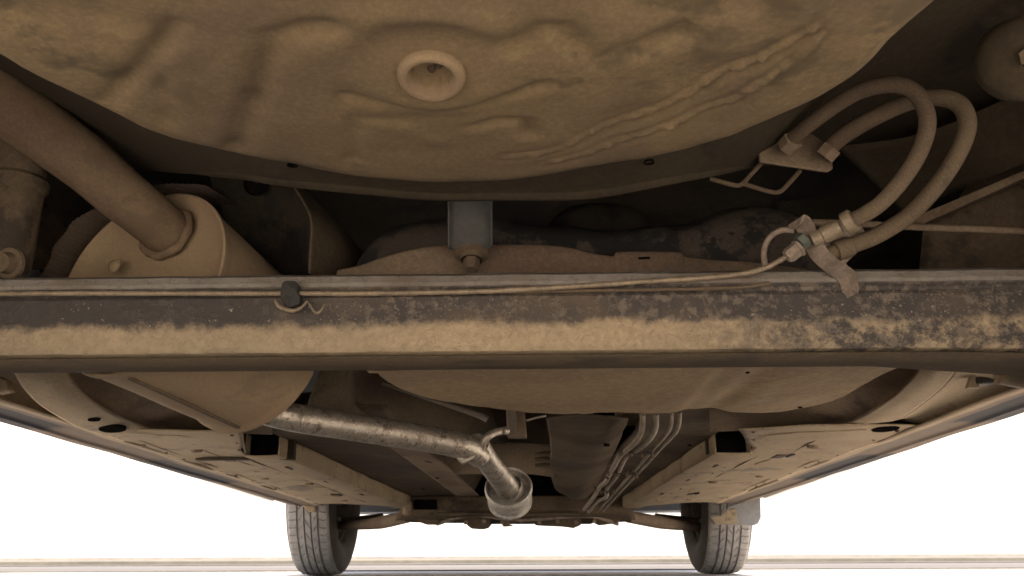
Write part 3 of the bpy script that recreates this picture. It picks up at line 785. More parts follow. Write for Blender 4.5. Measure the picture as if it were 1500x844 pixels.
Cc = [(100, 480, 1.18), (120, 540, 1.25), (150, 575, 1.33), (190, 600, 1.40), (240, 622, 1.50), (290, 634, 1.56)]
D = [(400, 480, 1.45), (400, 540, 1.48), (400, 575, 1.52), (400, 600, 1.55), (400, 622, 1.59), (400, 636, 1.62)]
kick(-1, A, B, Cc, D, M['floor'], M['mid'])
A = [(1425, 480, 1.04), (1402, 535, 1.12), (1385, 560, 1.19), (1360, 583, 1.28), (1325, 608, 1.40), (1300, 617, 1.46)]
B = [(1372, 480, 1.06), (1350, 535, 1.14), (1330, 562, 1.21), (1300, 588, 1.31), (1260, 612, 1.43), (1215, 628, 1.52)]
Cc = [(1345, 480, 1.18), (1325, 535, 1.25), (1300, 570, 1.34), (1265, 597, 1.42), (1220, 616, 1.50), (1175, 628, 1.57)]
D = [(1040, 480, 1.45), (1040, 540, 1.48), (1040, 575, 1.52), (1040, 600, 1.55), (1040, 618, 1.59), (1040, 632, 1.62)]
kick(1, A, B, Cc, D, M['floor'], M['mid'])

def inner_side(A, s, deep, mat):
    r1 = [P(a[0], a[1], Y=a[2]) for a in A]
    r3 = [Vector((s * (0.80 - 0.016 * (p.y - 1.4) - 0.105), p.y + 0.02, 0.281 - 0.0275 * (p.y - 1.4) - 0.004)) for p in r1]
    r2 = [a.lerp(b, 0.45) + Vector((0, deep, deep * 0.5)) for a, b in zip(r1, r3)]
    loft('sill_inner_panel', [r1, r2, r3], mat, car, nu=8, nv=8, wob=0.0015)
inner_side([(5, 480, 1.04), (20, 540, 1.10), (38, 572, 1.16), (70, 600, 1.25), (115, 625, 1.38), (150, 637, 1.47)], -1, 0.05, M['floor'])
inner_side([(1425, 480, 1.04), (1402, 535, 1.12), (1385, 560, 1.19), (1360, 583, 1.28), (1325, 608, 1.40), (1300, 617, 1.46)], 1, 0.015, M['floor'])
# ---- sills -------------------------------------------------------------
def sz(Y): return 0.281 - 0.0275 * (Y - 1.4)
def sx(Y): return 0.80 - 0.016 * (Y - 1.4)
for s in (-1, 1):
    rows = []
    ys = [0.75, 1.0, 1.2, 1.4, 1.7, 2.0, 2.3, 2.6, 2.85, 3.02]
    prof = [(0.012, 0.16), (0.012, 0.07), (0.006, 0.025), (0.0, 0.004), (-0.010, -0.001), (-0.030, -0.002), (-0.045, -0.006), (-0.052, -0.008), (-0.060, -0.004), (-0.085, -0.004), (-0.13, -0.006)]
    for dx, dz in prof:
        rows.append([Vector((s * (sx(y) + dx), y, sz(y) + dz)) for y in ys])
    loft('sill', rows, M['sill'], car, nu=6, nv=3, wob=0.0018, wf=6, thick=0.002)
# ---- outer floor between sill and rail, inner floors, rails
RZ = lambda Y: 0.262 - 0.040 * (Y - 1.78) 
for s in (-1, 1):
    if s < 0:
        hole = [(362, 636), (411, 634), (412, 668), (366, 668)]; far = (592, 744); farw = 20
    else:
        hole = [(1046, 634), (1097, 634), (1095, 664), (1046, 667)]; far = (922, 744); farw = 20
    Yh = 1.78
    h = [P(u, v, Y=Yh) for u, v in hole]
    xi_in = h[1].x if s < 0 else h[0].x; xi_out = h[0].x if s < 0 else h[1].x
    zb = h[2].z; zt = h[0].z
    Yf = 2.92
    fp = P(far[0], far[1], Y=Yf)
    xf_in = fp.x + (-s) * 0.02; xf_out = fp.x + s * 0.035
    zbf = fp.z; ztf = zbf + 0.04
    t_ = 0.004
    # rail: three-sided channel, open at the rear
    def rr(x, z): return Vector((x, Yh, z))
    sgn = s
    rows = [[Vector((xi_in, Yh, zt)), Vector(((xi_in + xf_in) / 2, (Yh + Yf) / 2, (zt + ztf) / 2)), Vector((xf_in, Yf, ztf))],
            [Vector((xi_in, Yh, zb + .006)), Vector(((xi_in + xf_in) / 2, (Yh + Yf) / 2, (zb + zbf) / 2 + .006)), Vector((xf_in, Yf, zbf + .006))],
            [Vector((xi_in + s * .006, Yh, zb)), Vector(((xi_in + xf_in) / 2 + s * .006, (Yh + Yf) / 2, (zb + zbf) / 2)), Vector((xf_in + s * .006, Yf, zbf))],
            [Vector((xi_out - s * .004, Yh, zb)), Vector(((xi_out + xf_out) / 2 - s * .004, (Yh + Yf) / 2, (zb + zbf) / 2)), Vector((xf_out - s * .004, Yf, zbf))],
            [Vector((xi_out, Yh, zb + .004)), Vector(((xi_out + xf_out) / 2, (Yh + Yf) / 2, (zb + zbf) / 2 + .006)), Vector((xf_out, Yf, zbf + .006))],
            [Vector((xi_out, Yh, zt)), Vector(((xi_out + xf_out) / 2, (Yh + Yf) / 2, (zt + ztf) / 2)), Vector((xf_out, Yf, ztf))]]
    rail = loft('chassis_rail', rows, M['floor'], car, nu=16, nv=3, wob=0.0016, wf=14)
    # rolled rim round the open end, and black blocks painting the darkness inside
    rim = [Vector((xi_out, Yh, zt)), Vector((xi_out, Yh, zb + .006)), Vector((xi_out - s * .006, Yh, zb)), Vector((xi_in + s * .006, Yh, zb)), Vector((xi_in, Yh, zb + .006)), Vector((xi_in, Yh, zt))]
    tube('rail_rim', rim, 0.0022, M['floor'], rail, sub=3, seg=8, rough=0.0006)
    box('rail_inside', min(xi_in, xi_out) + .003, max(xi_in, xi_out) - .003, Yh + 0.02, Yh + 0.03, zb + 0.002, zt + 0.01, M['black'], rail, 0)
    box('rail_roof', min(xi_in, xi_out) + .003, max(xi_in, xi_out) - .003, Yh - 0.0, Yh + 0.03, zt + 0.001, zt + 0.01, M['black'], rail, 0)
    # outer floor
    rows = []
    for fr_ in (0, 0.33, 0.66, 1.0):
        row = []
        for Y in (1.46, 1.62, 1.78, 2.05, 2.35, 2.65, 2.95):
            t = (Y - Yh) / (Yf - Yh)
            xo = s * (sx(Y) - 0.125); zo = sz(Y) - 0.006
            xi = xi_out + (xf_out - xi_out) * t; zi = zb + 0.006 + (zbf - zb) * t
            if Y < Yh: xi = xi_out - s * (Yh - Y) * 0.29; zi = zb + .006
            row.append(Vector((xo + (xi - xo) * fr_, Y, zo + (zi - zo) * fr_ + 0.004 * math.sin(fr_ * math.pi))))
        rows.append(row)
    of = loft('outer_floor_panel', rows, M['floor'], car, nu=10, nv=8, wob=0.003, wf=10)
    eg = [Vector((xi_out - s * (Yh - Y) * 0.29, Y, zb + .005)) for Y in (1.42, 1.55, 1.66, Yh)]
    if s < 0: loft('floor_edge_flange', [eg, [p + Vector((s * 0.012, 0.004, 0.02)) for p in eg]], M['floor'], of, nu=4, nv=3, wob=0)
    # shallow stiffening ribs, seams and slots in the outer floor
    def fpt(fr_, Y, dz=-0.002):
        t = (Y - Yh) / (Yf - Yh); xo = s * (sx(Y) - 0.125); zo = sz(Y) - 0.006
        xi = xi_out + (xf_out - xi_out) * t; zi = zb + 0.006 + (zbf - zb) * t
        if Y < Yh: xi = xi_out - s * (Yh - Y) * 0.29; zi = zb + .006
        return Vector((xo + (xi - xo) * fr_, Y, zo + (zi - zo) * fr_ + 0.004 * math.sin(fr_ * math.pi) + dz))
    for f0, y0, f1, y1 in ((0.12, 1.55, 0.10, 2.8), (0.8, 1.82, 0.72, 2.85), (0.35, 2.05, 0.75, 2.12), (0.2, 2.35, 0.8, 2.42), (0.45, 1.62, 0.62, 2.0), (0.25, 1.5, 0.9, 1.56)):
        n_ = 10
        pts = [fpt(f0 + (f1 - f0) * i / n_, y0 + (y1 - y0) * i / n_, -0.0005 + 0.0015 * noise.noise(Vector((f0 * 9, i * .6, y0)))) for i in range(n_ + 1)]
        tube('seam_bead', pts, 0.0015, M['mid'] if f0 > 0.3 and abs(y1 - y0) > 0.1 else M['floor'], of, sub=2, seg=8, rough=0.0012)
    for (fr_, Y, lx, ly) in ((0.55, 1.86, 0.016, 0.03), (0.62, 2.62, 0.014, 0.03)):
        p = fpt(fr_, Y, -0.004)
        sl = box('bolted_plug', p.x - lx, p.x + lx * 0.4, p.y - ly, p.y + ly, p.z, p.z + 0.004, M['rust'], of, 0.001)
        box('plug_tab', p.x + lx * 0.6, p.x + lx, p.y - ly * 1.4, p.y + ly * .2, p.z - 0.001, p.z + 0.004, M['clip'], sl, 0.0008)
    # spot welds and small plugs along the floor seams
    for i in range(13):
        for fr_ in (0.06, 0.93):
            p = fpt(fr_ + random.uniform(-.01, .01), 1.50 + i * 0.105 + random.uniform(-.012, .012), -0.0032)
            lathe('spot_weld', [(0.0005, 0), (0.0, .0018), (0.001, .0032), (0.003, .0042)], p, (0, 0, 1), M['mid'] if i % 3 else M['rust'], of, 10)
    for fr_, Y, r_ in ((0.42, 1.72, .011), (0.3, 2.2, .010), (0.68, 2.32, .012), (0.5, 2.8, .010)):
        p = fpt(fr_, Y, -0.004)
        lathe('floor_plug', [(0.001, 0), (0.001, r_ * .6), (-0.001, r_ * .7), (-0.001, r_ * .9), (0.001, r_), (0.005, r_)], p, (0, 0, 1), M['mid'], of, 18)
    # slots along the rail's flat underside
    for fy, hw_, hl_ in ((0.17, 0.0035, 0.05), (0.38, 0.0025, 0.035), (0.66, 0.003, 0.06)):
        Y = Yh + (Yf - Yh) * fy
        x = (xi_in + xi_out) / 2 + ((xf_in + xf_out) / 2 - (xi_in + xi_out) / 2) * fy; z = zb + (zbf - zb) * fy
        box('rail_slot', x - hw_ + s * 0.010, x + hw_ + s * 0.010, Y - hl_, Y + hl_, z - 0.002, z + 0.002, M['rust'], rail, 0.001)
    # inner floor from the rail to the tunnel edge
    xt0 = -0.20 if s < 0 else 0.24; xt1 = -0.125 if s < 0 else 0.20
    rows = []
    for fr_ in (0, 0.5, 1.0):
        row = []
        for Y in (1.5, 1.78, 2.1, 2.5, 2.95):
            t = (Y - Yh) / (Yf - Yh)
            xi = xi_in + (xf_in - xi_in) * t; zi = zt - 0.004 + (ztf - zt) * t
            xt = xt0 + (xt1 - xt0) * max(0, t)
            row.append(Vector((xi + (xt - xi) * fr_, Y, zi + 0.006 * math.sin(math.pi * fr_))))
        rows.append(row)
    loft('inner_floor_panel', rows, M['under'], car, nu=8, nv=10, wob=0.003, wf=8)
# joining step above the rail ends up to the kick-up (both sides)
loft('floor_step_panel', [[P(230, 634, Y=1.54), P(300, 634, Y=1.6), P(360, 633, Y=1.775), P(415, 630, Y=1.78), P(560, 625, Y=1.78)], [P(230, 620, Y=1.62), P(300, 600, Y=1.68), P(360, 590, Y=1.78), P(415, 580, Y=1.80), P(560, 560, Y=1.82)]], M['mid'], car, wob=0.002)
loft('floor_step_panel', [[P(1235, 630, Y=1.54), P(1160, 632, Y=1.62), P(1097, 632, Y=1.775), P(1045, 632, Y=1.78), P(900, 622, Y=1.78)], [P(1235, 612, Y=1.62), P(1160, 604, Y=1.68), P(1097, 595, Y=1.78), P(1045, 590, Y=1.80), P(900, 580, Y=1.82)]], M['floor'], car, wob=0.002)
0 and loft('corner_gusset', [[P(235, 634, Y=1.53), P(300, 634, Y=1.60), P(363, 634, Y=1.768)], [P(250, 644, Y=1.49), P(310, 657, Y=1.61), P(364, 670, Y=1.772)]], M['floor'], car, wob=0.0008)
0 and loft('corner_gusset', [[P(1240, 629, Y=1.53), P(1160, 630, Y=1.60), P(1097, 630, Y=1.768)], [P(1225, 640, Y=1.49), P(1150, 652, Y=1.61), P(1095, 668, Y=1.772)]], M['floor'], car, wob=0.0008)
box('light_leak_wall', -0.64, -0.44, 1.82, 1.84, 0.262, 0.42, M['trunk'], car, 0)  # wall added to block light leaking past the rail end
box('light_leak_wall', 0.40, 0.64, 1.82, 1.84, 0.268, 0.42, M['trunk'], car, 0)  # same added leak blocker on the right
# light rib left of the tunnel
rp_ = [(560, 650), (618, 655), (700, 722), (680, 728)]
loft('tunnel_rib', [[P(562, 648, Y=1.9), P(620, 690, Y=2.3), P(672, 728, Y=2.85)], [P(590, 648, Y=1.885), P(645, 688, Y=2.29), P(690, 726, Y=2.84)], [P(618, 655, Y=1.9), P(665, 692, Y=2.3), P(702, 726, Y=2.85)]], M['mid'], car, wob=0.001)
# tunnel: arched roof between the ribs, stepping down to a cross brace
loft('tunnel_roof', [[P(600, 640, Y=1.9), P(660, 690, Y=2.4), P(690, 728, Y=2.9)],
                     [P(610, 560, Y=2.0), P(690, 640, Y=2.5), P(715, 690, Y=3.0)],
                     [P(760, 530, Y=2.1), P(760, 610, Y=2.6), P(760, 680, Y=3.0)],
                     [P(840, 560, Y=2.0), P(820, 640, Y=2.5), P(800, 690, Y=3.0)],
                     [P(870, 600, Y=1.9), P(850, 690, Y=2.4), P(832, 728, Y=2.9)]], M['under'], car, wob=0.003)
loft('tunnel_brace', [[P(640, 650, Y=2.28), P(700, 648, Y=2.28), P(780, 650, Y=2.28), P(835, 655, Y=2.28)], [P(640, 690, Y=2.32), P(700, 690, Y=2.32), P(770, 691, Y=2.32), P(812, 695, Y=2.32)], [P(640, 693, Y=2.38), P(700, 693, Y=2.38), P(770, 693, Y=2.38), P(812, 698, Y=2.38)]], M['mid'], car, wob=0.002)
for v in (664, 673, 682):
    tube('brace_rib', [P(784, v, Y=2.295), P(800, v - 1, Y=2.29), P(814, v + 1, Y=2.29)], 0.0045, M['under'], car, seg=8)
# bulging tunnel side on the right
loft('tunnel_side_panel', [[P(800, 612, Y=1.62), P(806, 650, Y=1.9), P(806, 690, Y=2.3), P(815, 716, Y=2.6), P(835, 730, Y=2.75)],
                           [P(850, 608, Y=1.55), P(845, 650, Y=1.8), P(835, 690, Y=2.22), P(835, 716, Y=2.52), P(842, 731, Y=2.72)],
                           [P(895, 610, Y=1.52), P(880, 650, Y=1.78), P(865, 690, Y=2.2), P(855, 716, Y=2.5), P(850, 731, Y=2.72)],
                           [P(920, 612, Y=1.62), P(905, 650, Y=1.9), P(885, 690, Y=2.3), P(870, 716, Y=2.6), P(858, 730, Y=2.8)]], M['under'], car, wob=0.003, wf=14)
plate('side_slot', [P(884, 649, Y=1.772), P(893, 650, Y=1.772), P(893, 654, Y=1.772), P(885, 654, Y=1.772)], (0, 0.003, 0), M['black'], car, 0)
# panels behind the muffler and left of the tank
loft('tunnel_side_panel', [[P(470, 530, Y=1.34), P(450, 600, Y=1.40), P(470, 640, Y=1.62)], [P(515, 530, Y=1.38), P(505, 600, Y=1.44), P(520, 640, Y=1.66)], [P(530, 530, Y=1.62), P(560, 600, Y=1.64), P(620, 650, Y=1.85)], [P(700, 560, Y=1.9), P(720, 610, Y=1.95), P(740, 650, Y=2.2)]], M['under'], car, wob=0.004, wf=12)

# ---- front exhaust pipe, elbow, down pipe, resonator -------------------
eA = [P(380, 600, Y=1.17), P(430, 612, Y=1.22), P(520, 626, Y=1.30), P(620, 642, Y=1.38), P(680, 654, Y=1.42), P(702, 668, Y=1.47)]
rA = [PX(19, eA[1]), PX(19.5, eA[2]), PX(19.5, eA[3]), PX(19, eA[4]), PX(17, eA[5])]
ex = tube('exhaust_pipe', eA, rA, M['pipe'], car, sub=12, seg=40, rough=0.0004)
eB = [P(698, 652, Y=1.46), P(712, 672, Y=1.52), P(733, 700, Y=1.66), P(750, 724, Y=1.77)]
ex2 = tube('exhaust_pipe', eB, [PX(18, eB[0]), PX(17, eB[1]), PX(17, eB[2]), PX(18, eB[3])], M['pipe'], car, sub=10, seg=36, rough=0.0004)
# weld crumbs on the elbow
wl = []
for i in range(12):
    wl.append(P(668 + i * 2.6, 666 + 9 * math.sin(i / 11 * math.pi) + random.uniform(-1, 1), Y=1.415))
tube('weld_bead', wl, 0.0042, M['bright'], ex, sub=3, seg=10, rough=0.004)
tube('weld_bead', [P(662, 668, Y=1.41), P(668, 669, Y=1.41), P(676, 668, Y=1.41)], 0.0022, M['bright'], ex, sub=3, seg=8, rough=0.002)
# hanger rod and rubber mount
hr = tube('hanger_rod', [P(703, 678, Y=1.46), P(704, 662, Y=1.44), P(708, 648, Y=1.43), P(718, 637, Y=1.43), P(730, 632, Y=1.45), P(742, 631, Y=1.47)], PX(6, eA[4]), M['bright'], ex2, seg=16)
lathe('rod_cap', [(0, 0), (0, .007), (.005, .0075), (.005, 0)], P(736, 631, Y=1.455), (1, 0, 0), M['bracket'], hr, 16)
hm = plate('exhaust_mount', [P(741, 598, Y=1.5), P(768, 598, Y=1.5), P(772, 640, Y=1.5), P(743, 640, Y=1.5)], (0, 0.03, 0), M['mid'], car, 0.003)
plate('mount_face', [P(742, 598, Y=1.497), P(755, 598, Y=1.497), P(758, 638, Y=1.497), P(744, 638, Y=1.497)], (0, -0.008, 0), M['steel'], hm, 0.002)
tube('strut_rod', [P(560, 562, Y=1.5), P(640, 588, Y=1.5), P(700, 608, Y=1.5), P(714, 615, Y=1.5)], [0.003, 0.004, 0.0055, 0.0055], M['steel'], car)
tube('strut_rod', [P(771, 616, Y=1.55), P(785, 612, Y=1.55), P(800, 609, Y=1.55)], 0.0022, M['bright'], car)
# resonator
rc0 = P(745, 715, Y=1.74); rc1 = P(759, 739, Y=1.86)
rr0 = PX(33.5, rc0)
axr = Vector((0.05, 1, -0.62)).normalized()
eBd = (eB[-1] - eB[1]).normalized()
Lr = 0.047
rprof = [(0.010, 0), (0.010, rr0 * 0.5), (0.012, rr0 * 0.82), (0.012, rr0 * 0.89), (-0.004, rr0 * 0.93), (-0.006, rr0 * 1.0), (-0.001, rr0 * 1.05), (0.005, rr0 * 1.04), (0.010, rr0 * 0.95), (0.018, rr0 * 0.92), (0.030, rr0 * 0.94), (Lr * 0.74, rr0 * 0.92), (Lr * 0.8, rr0 * 1.0), (Lr * 0.9, rr0 * 0.99), (Lr, rr0 * 0.75), (Lr + 0.006, rr0 * 0.4), (Lr + 0.022, rr0 * 0.36), (Lr + 0.022, 0)]
res = lathe('resonator', rprof, rc0, axr, M['can'], car, 64)
lathe('neck_collar', [(-0.012, rr0 * .50), (-0.004, rr0 * .56), (0.006, rr0 * .62), (0.010, rr0 * .5)], rc0 + Vector((0.003, 0, 0.0)), axr, M['can'], res, 40)

# ---- pipe bundle down the right of the tunnel --------------------------
pipes = [
    [(941, 606, 1.50), (941, 625, 1.53), (936, 640, 1.58), (922, 656, 1.66), (908, 668, 1.74), (900, 682, 1.84), (893, 694, 1.95), (888, 705, 2.05), (878, 714, 2.15), (870, 728, 2.35), (856, 746, 2.6)],
    [(961, 606, 1.50), (960, 628, 1.53), (950, 645, 1.6), (936, 657, 1.67), (918, 668, 1.75), (910, 682, 1.85), (905, 694, 1.95), (898, 704, 2.05), (889, 716, 2.17), (888, 728, 2.3), (876, 734, 2.42), (862, 750, 2.65)],
    [(984, 604, 1.50), (983, 622, 1.52), (976, 636, 1.57), (955, 660, 1.7), (938, 680, 1.84), (915, 705, 2.05), (893, 730, 2.35), (876, 748, 2.65)],
    [(996, 604, 1.50), (994, 624, 1.52), (986, 638, 1.58), (965, 660, 1.7), (945, 682, 1.85), (922, 706, 2.06), (900, 730, 2.35), (884, 748, 2.65)]]
for i, l in enumerate(pipes):
    pts = [P(u, v, Y=y) for u, v, y in l]
    r_ = PX(4.2 if i < 2 else 2.9, pts[2])
    tube('fuel_line' if i < 2 else 'brake_line', pts, r_, M['line'], car, sub=5, seg=12, rough=0.0003)
for (u, v, y, wpx) in ((932, 661, 1.7, 52), (912, 691, 1.92, 46), (885, 716, 2.18, 30)):
    p0 = P(u - wpx / 2, v - 1, Y=y - .004); p1 = P(u + wpx / 2, v + 3, Y=y - .004)
    cl_ = tube('line_clip', [p0, p0.lerp(p1, .5) + Vector((0, 0, -.002)), p1], 0.0032, M['clip'], car, seg=8)
    for t in (0.05, 0.35, 0.65, 0.95):
        q = p0.lerp(p1, t)
        lathe('clip_stud', [(-.010, 0), (-.010, .003), (.004, .0035)], q, (0, -.3, 1), M['hose'], cl_, 10)

# ---- front end: crossmember, control arms, engine bay dark, wheels -----
cm = loft('front_crossmember', [[P(585, 728, Y=2.95), P(680, 727, Y=2.95), P(830, 727, Y=2.95), P(925, 728, Y=2.95)], [P(585, 745, Y=2.93), P(680, 746, Y=2.93), P(830, 746, Y=2.93), P(925, 745, Y=2.93)], [P(580, 758, Y=2.97), P(680, 755, Y=2.95), P(830, 755, Y=2.95), P(930, 757, Y=2.97)], [P(580, 764, Y=3.1), P(680, 766, Y=3.1), P(830, 766, Y=3.1), P(930, 764, Y=3.1)]], M['under'], car, wob=0.003, wf=12, thick=0.003)
plate('crossmember_slot', [P(607, 732, Y=2.935), P(640, 732, Y=2.935), P(641, 747, Y=2.925), P(606, 747, Y=2.925)], (0, -0.006, 0), M['black'], cm, 0.004)
tube('crossmember_tube', [P(640, 754, Y=2.90), P(700, 753, Y=2.90), P(780, 754, Y=2.90), P(850, 753, Y=2.90)], 0.007, M['under'], cm, seg=12)
tube('crossmember_end', [P(592, 742, Y=2.88), P(597, 738, Y=2.88), P(596, 752, Y=2.9)], 0.014, M['mid'], cm, seg=16)
for l, nm, mt in (([(682, 757), (718, 757), (720, 766), (714, 773), (706, 775), (690, 774), (684, 770)], 'engine_mount', 'under'),
              ([(733, 757), (745, 757), (746, 768), (753, 770), (736, 771)], 'tow_bracket', 'bracket'),
              ([(780, 756), (850, 758), (852, 769), (842, 773), (826, 771), (784, 769)], 'oil_sump', 'under'),
              ([(608, 752), (645, 752), (643, 768), (622, 768), (612, 764)], 'arm_bush_housing', 'under'),
              ([(868, 752), (915, 754), (905, 766), (880, 769), (870, 764)], 'arm_bush_housing', 'under'),
              ([(690, 755), (870, 755), (870, 767), (690, 767)], 'steering_rack', 'under')):
    plate(nm, [P(u, v, Y=3.0 if nm != 'steering_rack' else 3.12) for u, v in l], (0, 0.09, 0), M[mt], car, 0.006)
tube('anti_roll_bar', [P(640, 768, Y=3.02), P(668, 759, Y=2.98), P(700, 755, Y=2.97), P(760, 762, Y=2.96), P(850, 756, Y=2.97), P(880, 760, Y=2.98), P(905, 768, Y=3.02)], 0.006, M['bracket'], car)
for i in range(9):
    u = 655 + i * 27
    lathe('bolt', [(0, 0), (0, .007), (.006, .008), (.006, 0)], P(u, 764 + (i % 2) * 2, Y=2.99), (0, 1, .3), M['bracket'], cm, 6)
for pts in ([(598, 757, 3.05), (560, 765, 3.15), (525, 769, 3.28), (492, 770, 3.38)], [(920, 757, 3.05), (965, 765, 3.15), (1000, 770, 3.28), (1032, 772, 3.38)]):
    pp = [P(u, v, Y=y) for u, v, y in pts]
    V, F = tube_data(catmull(pp, 8), [0.020, 0.022, 0.017, 0.016], 20)
    o = mesh('control_arm', V, F, M['mid'], car)
    lathe('ball_joint', [(-.02, 0), (-.02, .016), (0, .02), (.03, .016), (.03, 0)], pp[-1], (0, 0, 1), M['rim'], o, 20)
for pts in ([(560, 757, 3.4), (500, 764, 3.45)], [(960, 757, 3.4), (1030, 765, 3.45)]):
    tube('drive_shaft', [P(u, v, Y=y) for u, v, y in pts], 0.013, M['under'], car)
# dark engine bay above
box('engine_block', -0.35, 0.30, 3.15, 3.75, 0.215, 0.62, M['under'], car, 0.02)
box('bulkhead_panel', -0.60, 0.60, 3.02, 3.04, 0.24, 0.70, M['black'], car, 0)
box('undertray', -0.42, 0.42, 3.76, 3.88, 0.215, 0.23, M['clip'], car, 0.005)

# wheels
def tyre_mesh():
    Rt, W = 0.292, 0.170
    prof = []
    # (x across, radius) from inner bead to outer bead
    pts = [(-0.062, 0.178), (-0.074, 0.192), (-0.083, 0.215), (-0.0855, 0.235), (-0.083, 0.258), (-0.078, 0.272), (-0.072, 0.281), (-0.067, 0.2855)]
    tread = []
    gro = (-0.036, -0.012, 0.012, 0.036)
    x = -0.063
    while x <= 0.0631:
        r = Rt - 0.0045 * (abs(x) / 0.063) ** 2.5
        d = min(abs(x - g) for g in gro)
        tread.append((x, r - (0.007 if d < 0.0026 else 0.0)))
        x += 0.0021
    full = pts + tread + [(-a, b) for a, b in reversed(pts)]
    seg = 640; V, F = [], []
    for k_ in range(seg):
        t = 2 * math.pi * k_ / seg; c, s_ = math.cos(t), math.sin(t)
        for (x_, r_) in full:
            rr_ = r_
            if abs(x_) < 0.068 and r_ > Rt - 0.006:
                if abs(x_) > 0.0375: ph = (k_ + int((0.063 - abs(x_)) * 60)) % 10; cut = ph == 0          # shoulder lugs
                elif abs(x_) > 0.0145: ph = (k_ + int(x_ * 520)) % 13; cut = ph == 0 and abs(x_) > 0.02    # slanted sipes
                else: ph = (k_ - int(x_ * 700)) % 16; cut = ph == 0
                if cut: rr_ -= 0.0045
            elif abs(x_) > 0.078: rr_ += 0
            V.append((x_, rr_ * c, rr_ * s_))
    m_ = len(full)
    for k_ in range(seg):
        for j in range(m_ - 1):
            a = k_ * m_ + j; b = ((k_ + 1) % seg) * m_ + j
            F.append((a, a + 1, b + 1, b))
    me = bpy.data.meshes.new('tyre'); me.from_pydata(V, [], F)
    me.materials.append(M['rubber']); me.materials.append(M['side'])
    npt = m_ - 1
    mi = []
    for k_ in range(seg):
        for j in range(npt): mi.append(0 if 6 <= j < npt - 6 else 1)
    me.polygons.foreach_set('material_index', mi)
    me.polygons.foreach_set('use_smooth', [True] * len(me.polygons)); me.set_sharp_from_angle(angle=R(30))
    me.update(); return me
tm = tyre_mesh()
def wheel(x, y, s):
    wo = bpy.data.objects.new('wheel', None); C.objects.link(wo); wo.parent = car; wo.location = (x, y, 0.292)
    wo.rotation_euler = (0.3 * x, 0, 0)
    link('tyre', tm, wo)
    rp = [(-0.062, 0.179), (-0.066, 0.186), (-0.063, 0.189), (-0.055, 0.178), (-0.050, 0.170), (-0.01, 0.160), (0.02, 0.150), (0.045, 0.168), (0.058, 0.176), (0.064, 0.188)]
    rp = [(s * a, b) for a, b in rp]
    lathe('rim', rp, (0, 0, 0), (1, 0, 0), M['rim'], wo, 64)
    lathe('wheel_disc', [(s * a, b) for a, b in ((0.030, 0.0), (0.030, 0.05), (0.022, 0.08), (0.03, 0.12), (0.024, 0.151))], (0, 0, 0), (1, 0, 0), M['rim'], wo, 48)
    lathe('brake_disc', [(s * a, b) for a, b in ((-0.02, 0.0), (-0.02, 0.06), (-0.008, 0.07), (-0.008, 0.125), (0.006, 0.125), (0.006, 0.0))], (0, 0, 0), (1, 0, 0), M['rim'], wo, 48)
    lathe('hub_carrier', [(s * a, b) for a, b in ((-0.075, 0.0), (-0.075, 0.03), (-0.05, 0.045), (-0.02, 0.055), (-0.02, 0.0))], (0, 0, 0), (1, 0, 0), M['under'], wo, 24)
wheel(-0.722, 3.40, -1); wheel(0.722, 3.40, 1); wheel(-0.752, 0.85, -1); wheel(0.752, 0.85, 1)
# mud flap in front of the right tyre and small liner lugs on the left
mf = plate('mud_flap', [P(1066, 742, Y=3.05), P(1114, 728, Y=3.05), P(1115, 758, Y=3.05), P(1111, 767, Y=3.05), P(1104, 770, Y=3.05), P(1046, 769, Y=3.05), P(1038, 757, Y=3.05), P(1062, 756, Y=3.05)], (0, 0.006, 0), M['flap'], car, 0.003)
plate('flap_dust_patch', [P(1040, 757, Y=3.046), P(1058, 755, Y=3.046), P(1064, 747, Y=3.046), P(1078, 745, Y=3.046), P(1081, 768, Y=3.046), P(1048, 768, Y=3.046)], (0, 0.003, 0), M['floor'], mf, 0.0015)
plate('liner_tab', [P(441, 738, Y=3.03), P(462, 742, Y=3.03), P(461, 750, Y=3.03), P(452, 750, Y=3.03), P(446, 744, Y=3.03)], (0, 0.02, 0), M['floor'], car, 0.003)

# brackets by the rear ends of the sills
plate('jacking_bracket', [P(-8, 548, Y=1.14), P(6, 556, Y=1.14), P(12, 572, Y=1.14), P(-10, 576, Y=1.14)], (0.0, 0.02, 0), M['floor'], car, 0.003)
jb = box('hole_shade_block', P(1432, 545, Y=1.17).x, P(1456, 545, Y=1.17).x, 1.17, 1.19, P(1440, 562, Y=1.17).z, P(1440, 528, Y=1.17).z, M['clip'], car, 0.004)  # dark block standing in for the shade inside a square hole
plate('jacking_bracket', [P(1418, 568, Y=1.165), P(1424, 552, Y=1.165), P(1422, 530, Y=1.165), P(1430, 530, Y=1.165), P(1430, 560, Y=1.165), P(1438, 568, Y=1.165)], (0, 0.012, 0), M['floor'], car, 0.002)
tube('trailing_arm', [P(1462, 548, Y=1.12), P(1500, 551, Y=1.12), P(1600, 554, Y=1.10)], [0.012, 0.016, 0.018], M['floor'], car, seg=20)

# ---- car body shell (beyond the frame; shades the underside) ----------
prof = [(0.10, 0.36), (0.04, 0.55), (0.10, 0.95), (0.35, 1.40), (0.9, 1.50), (2.0, 1.50), (3.0, 0.98), (3.75, 0.80), (3.93, 0.62), (3.95, 0.30), (3.88, 0.24)]
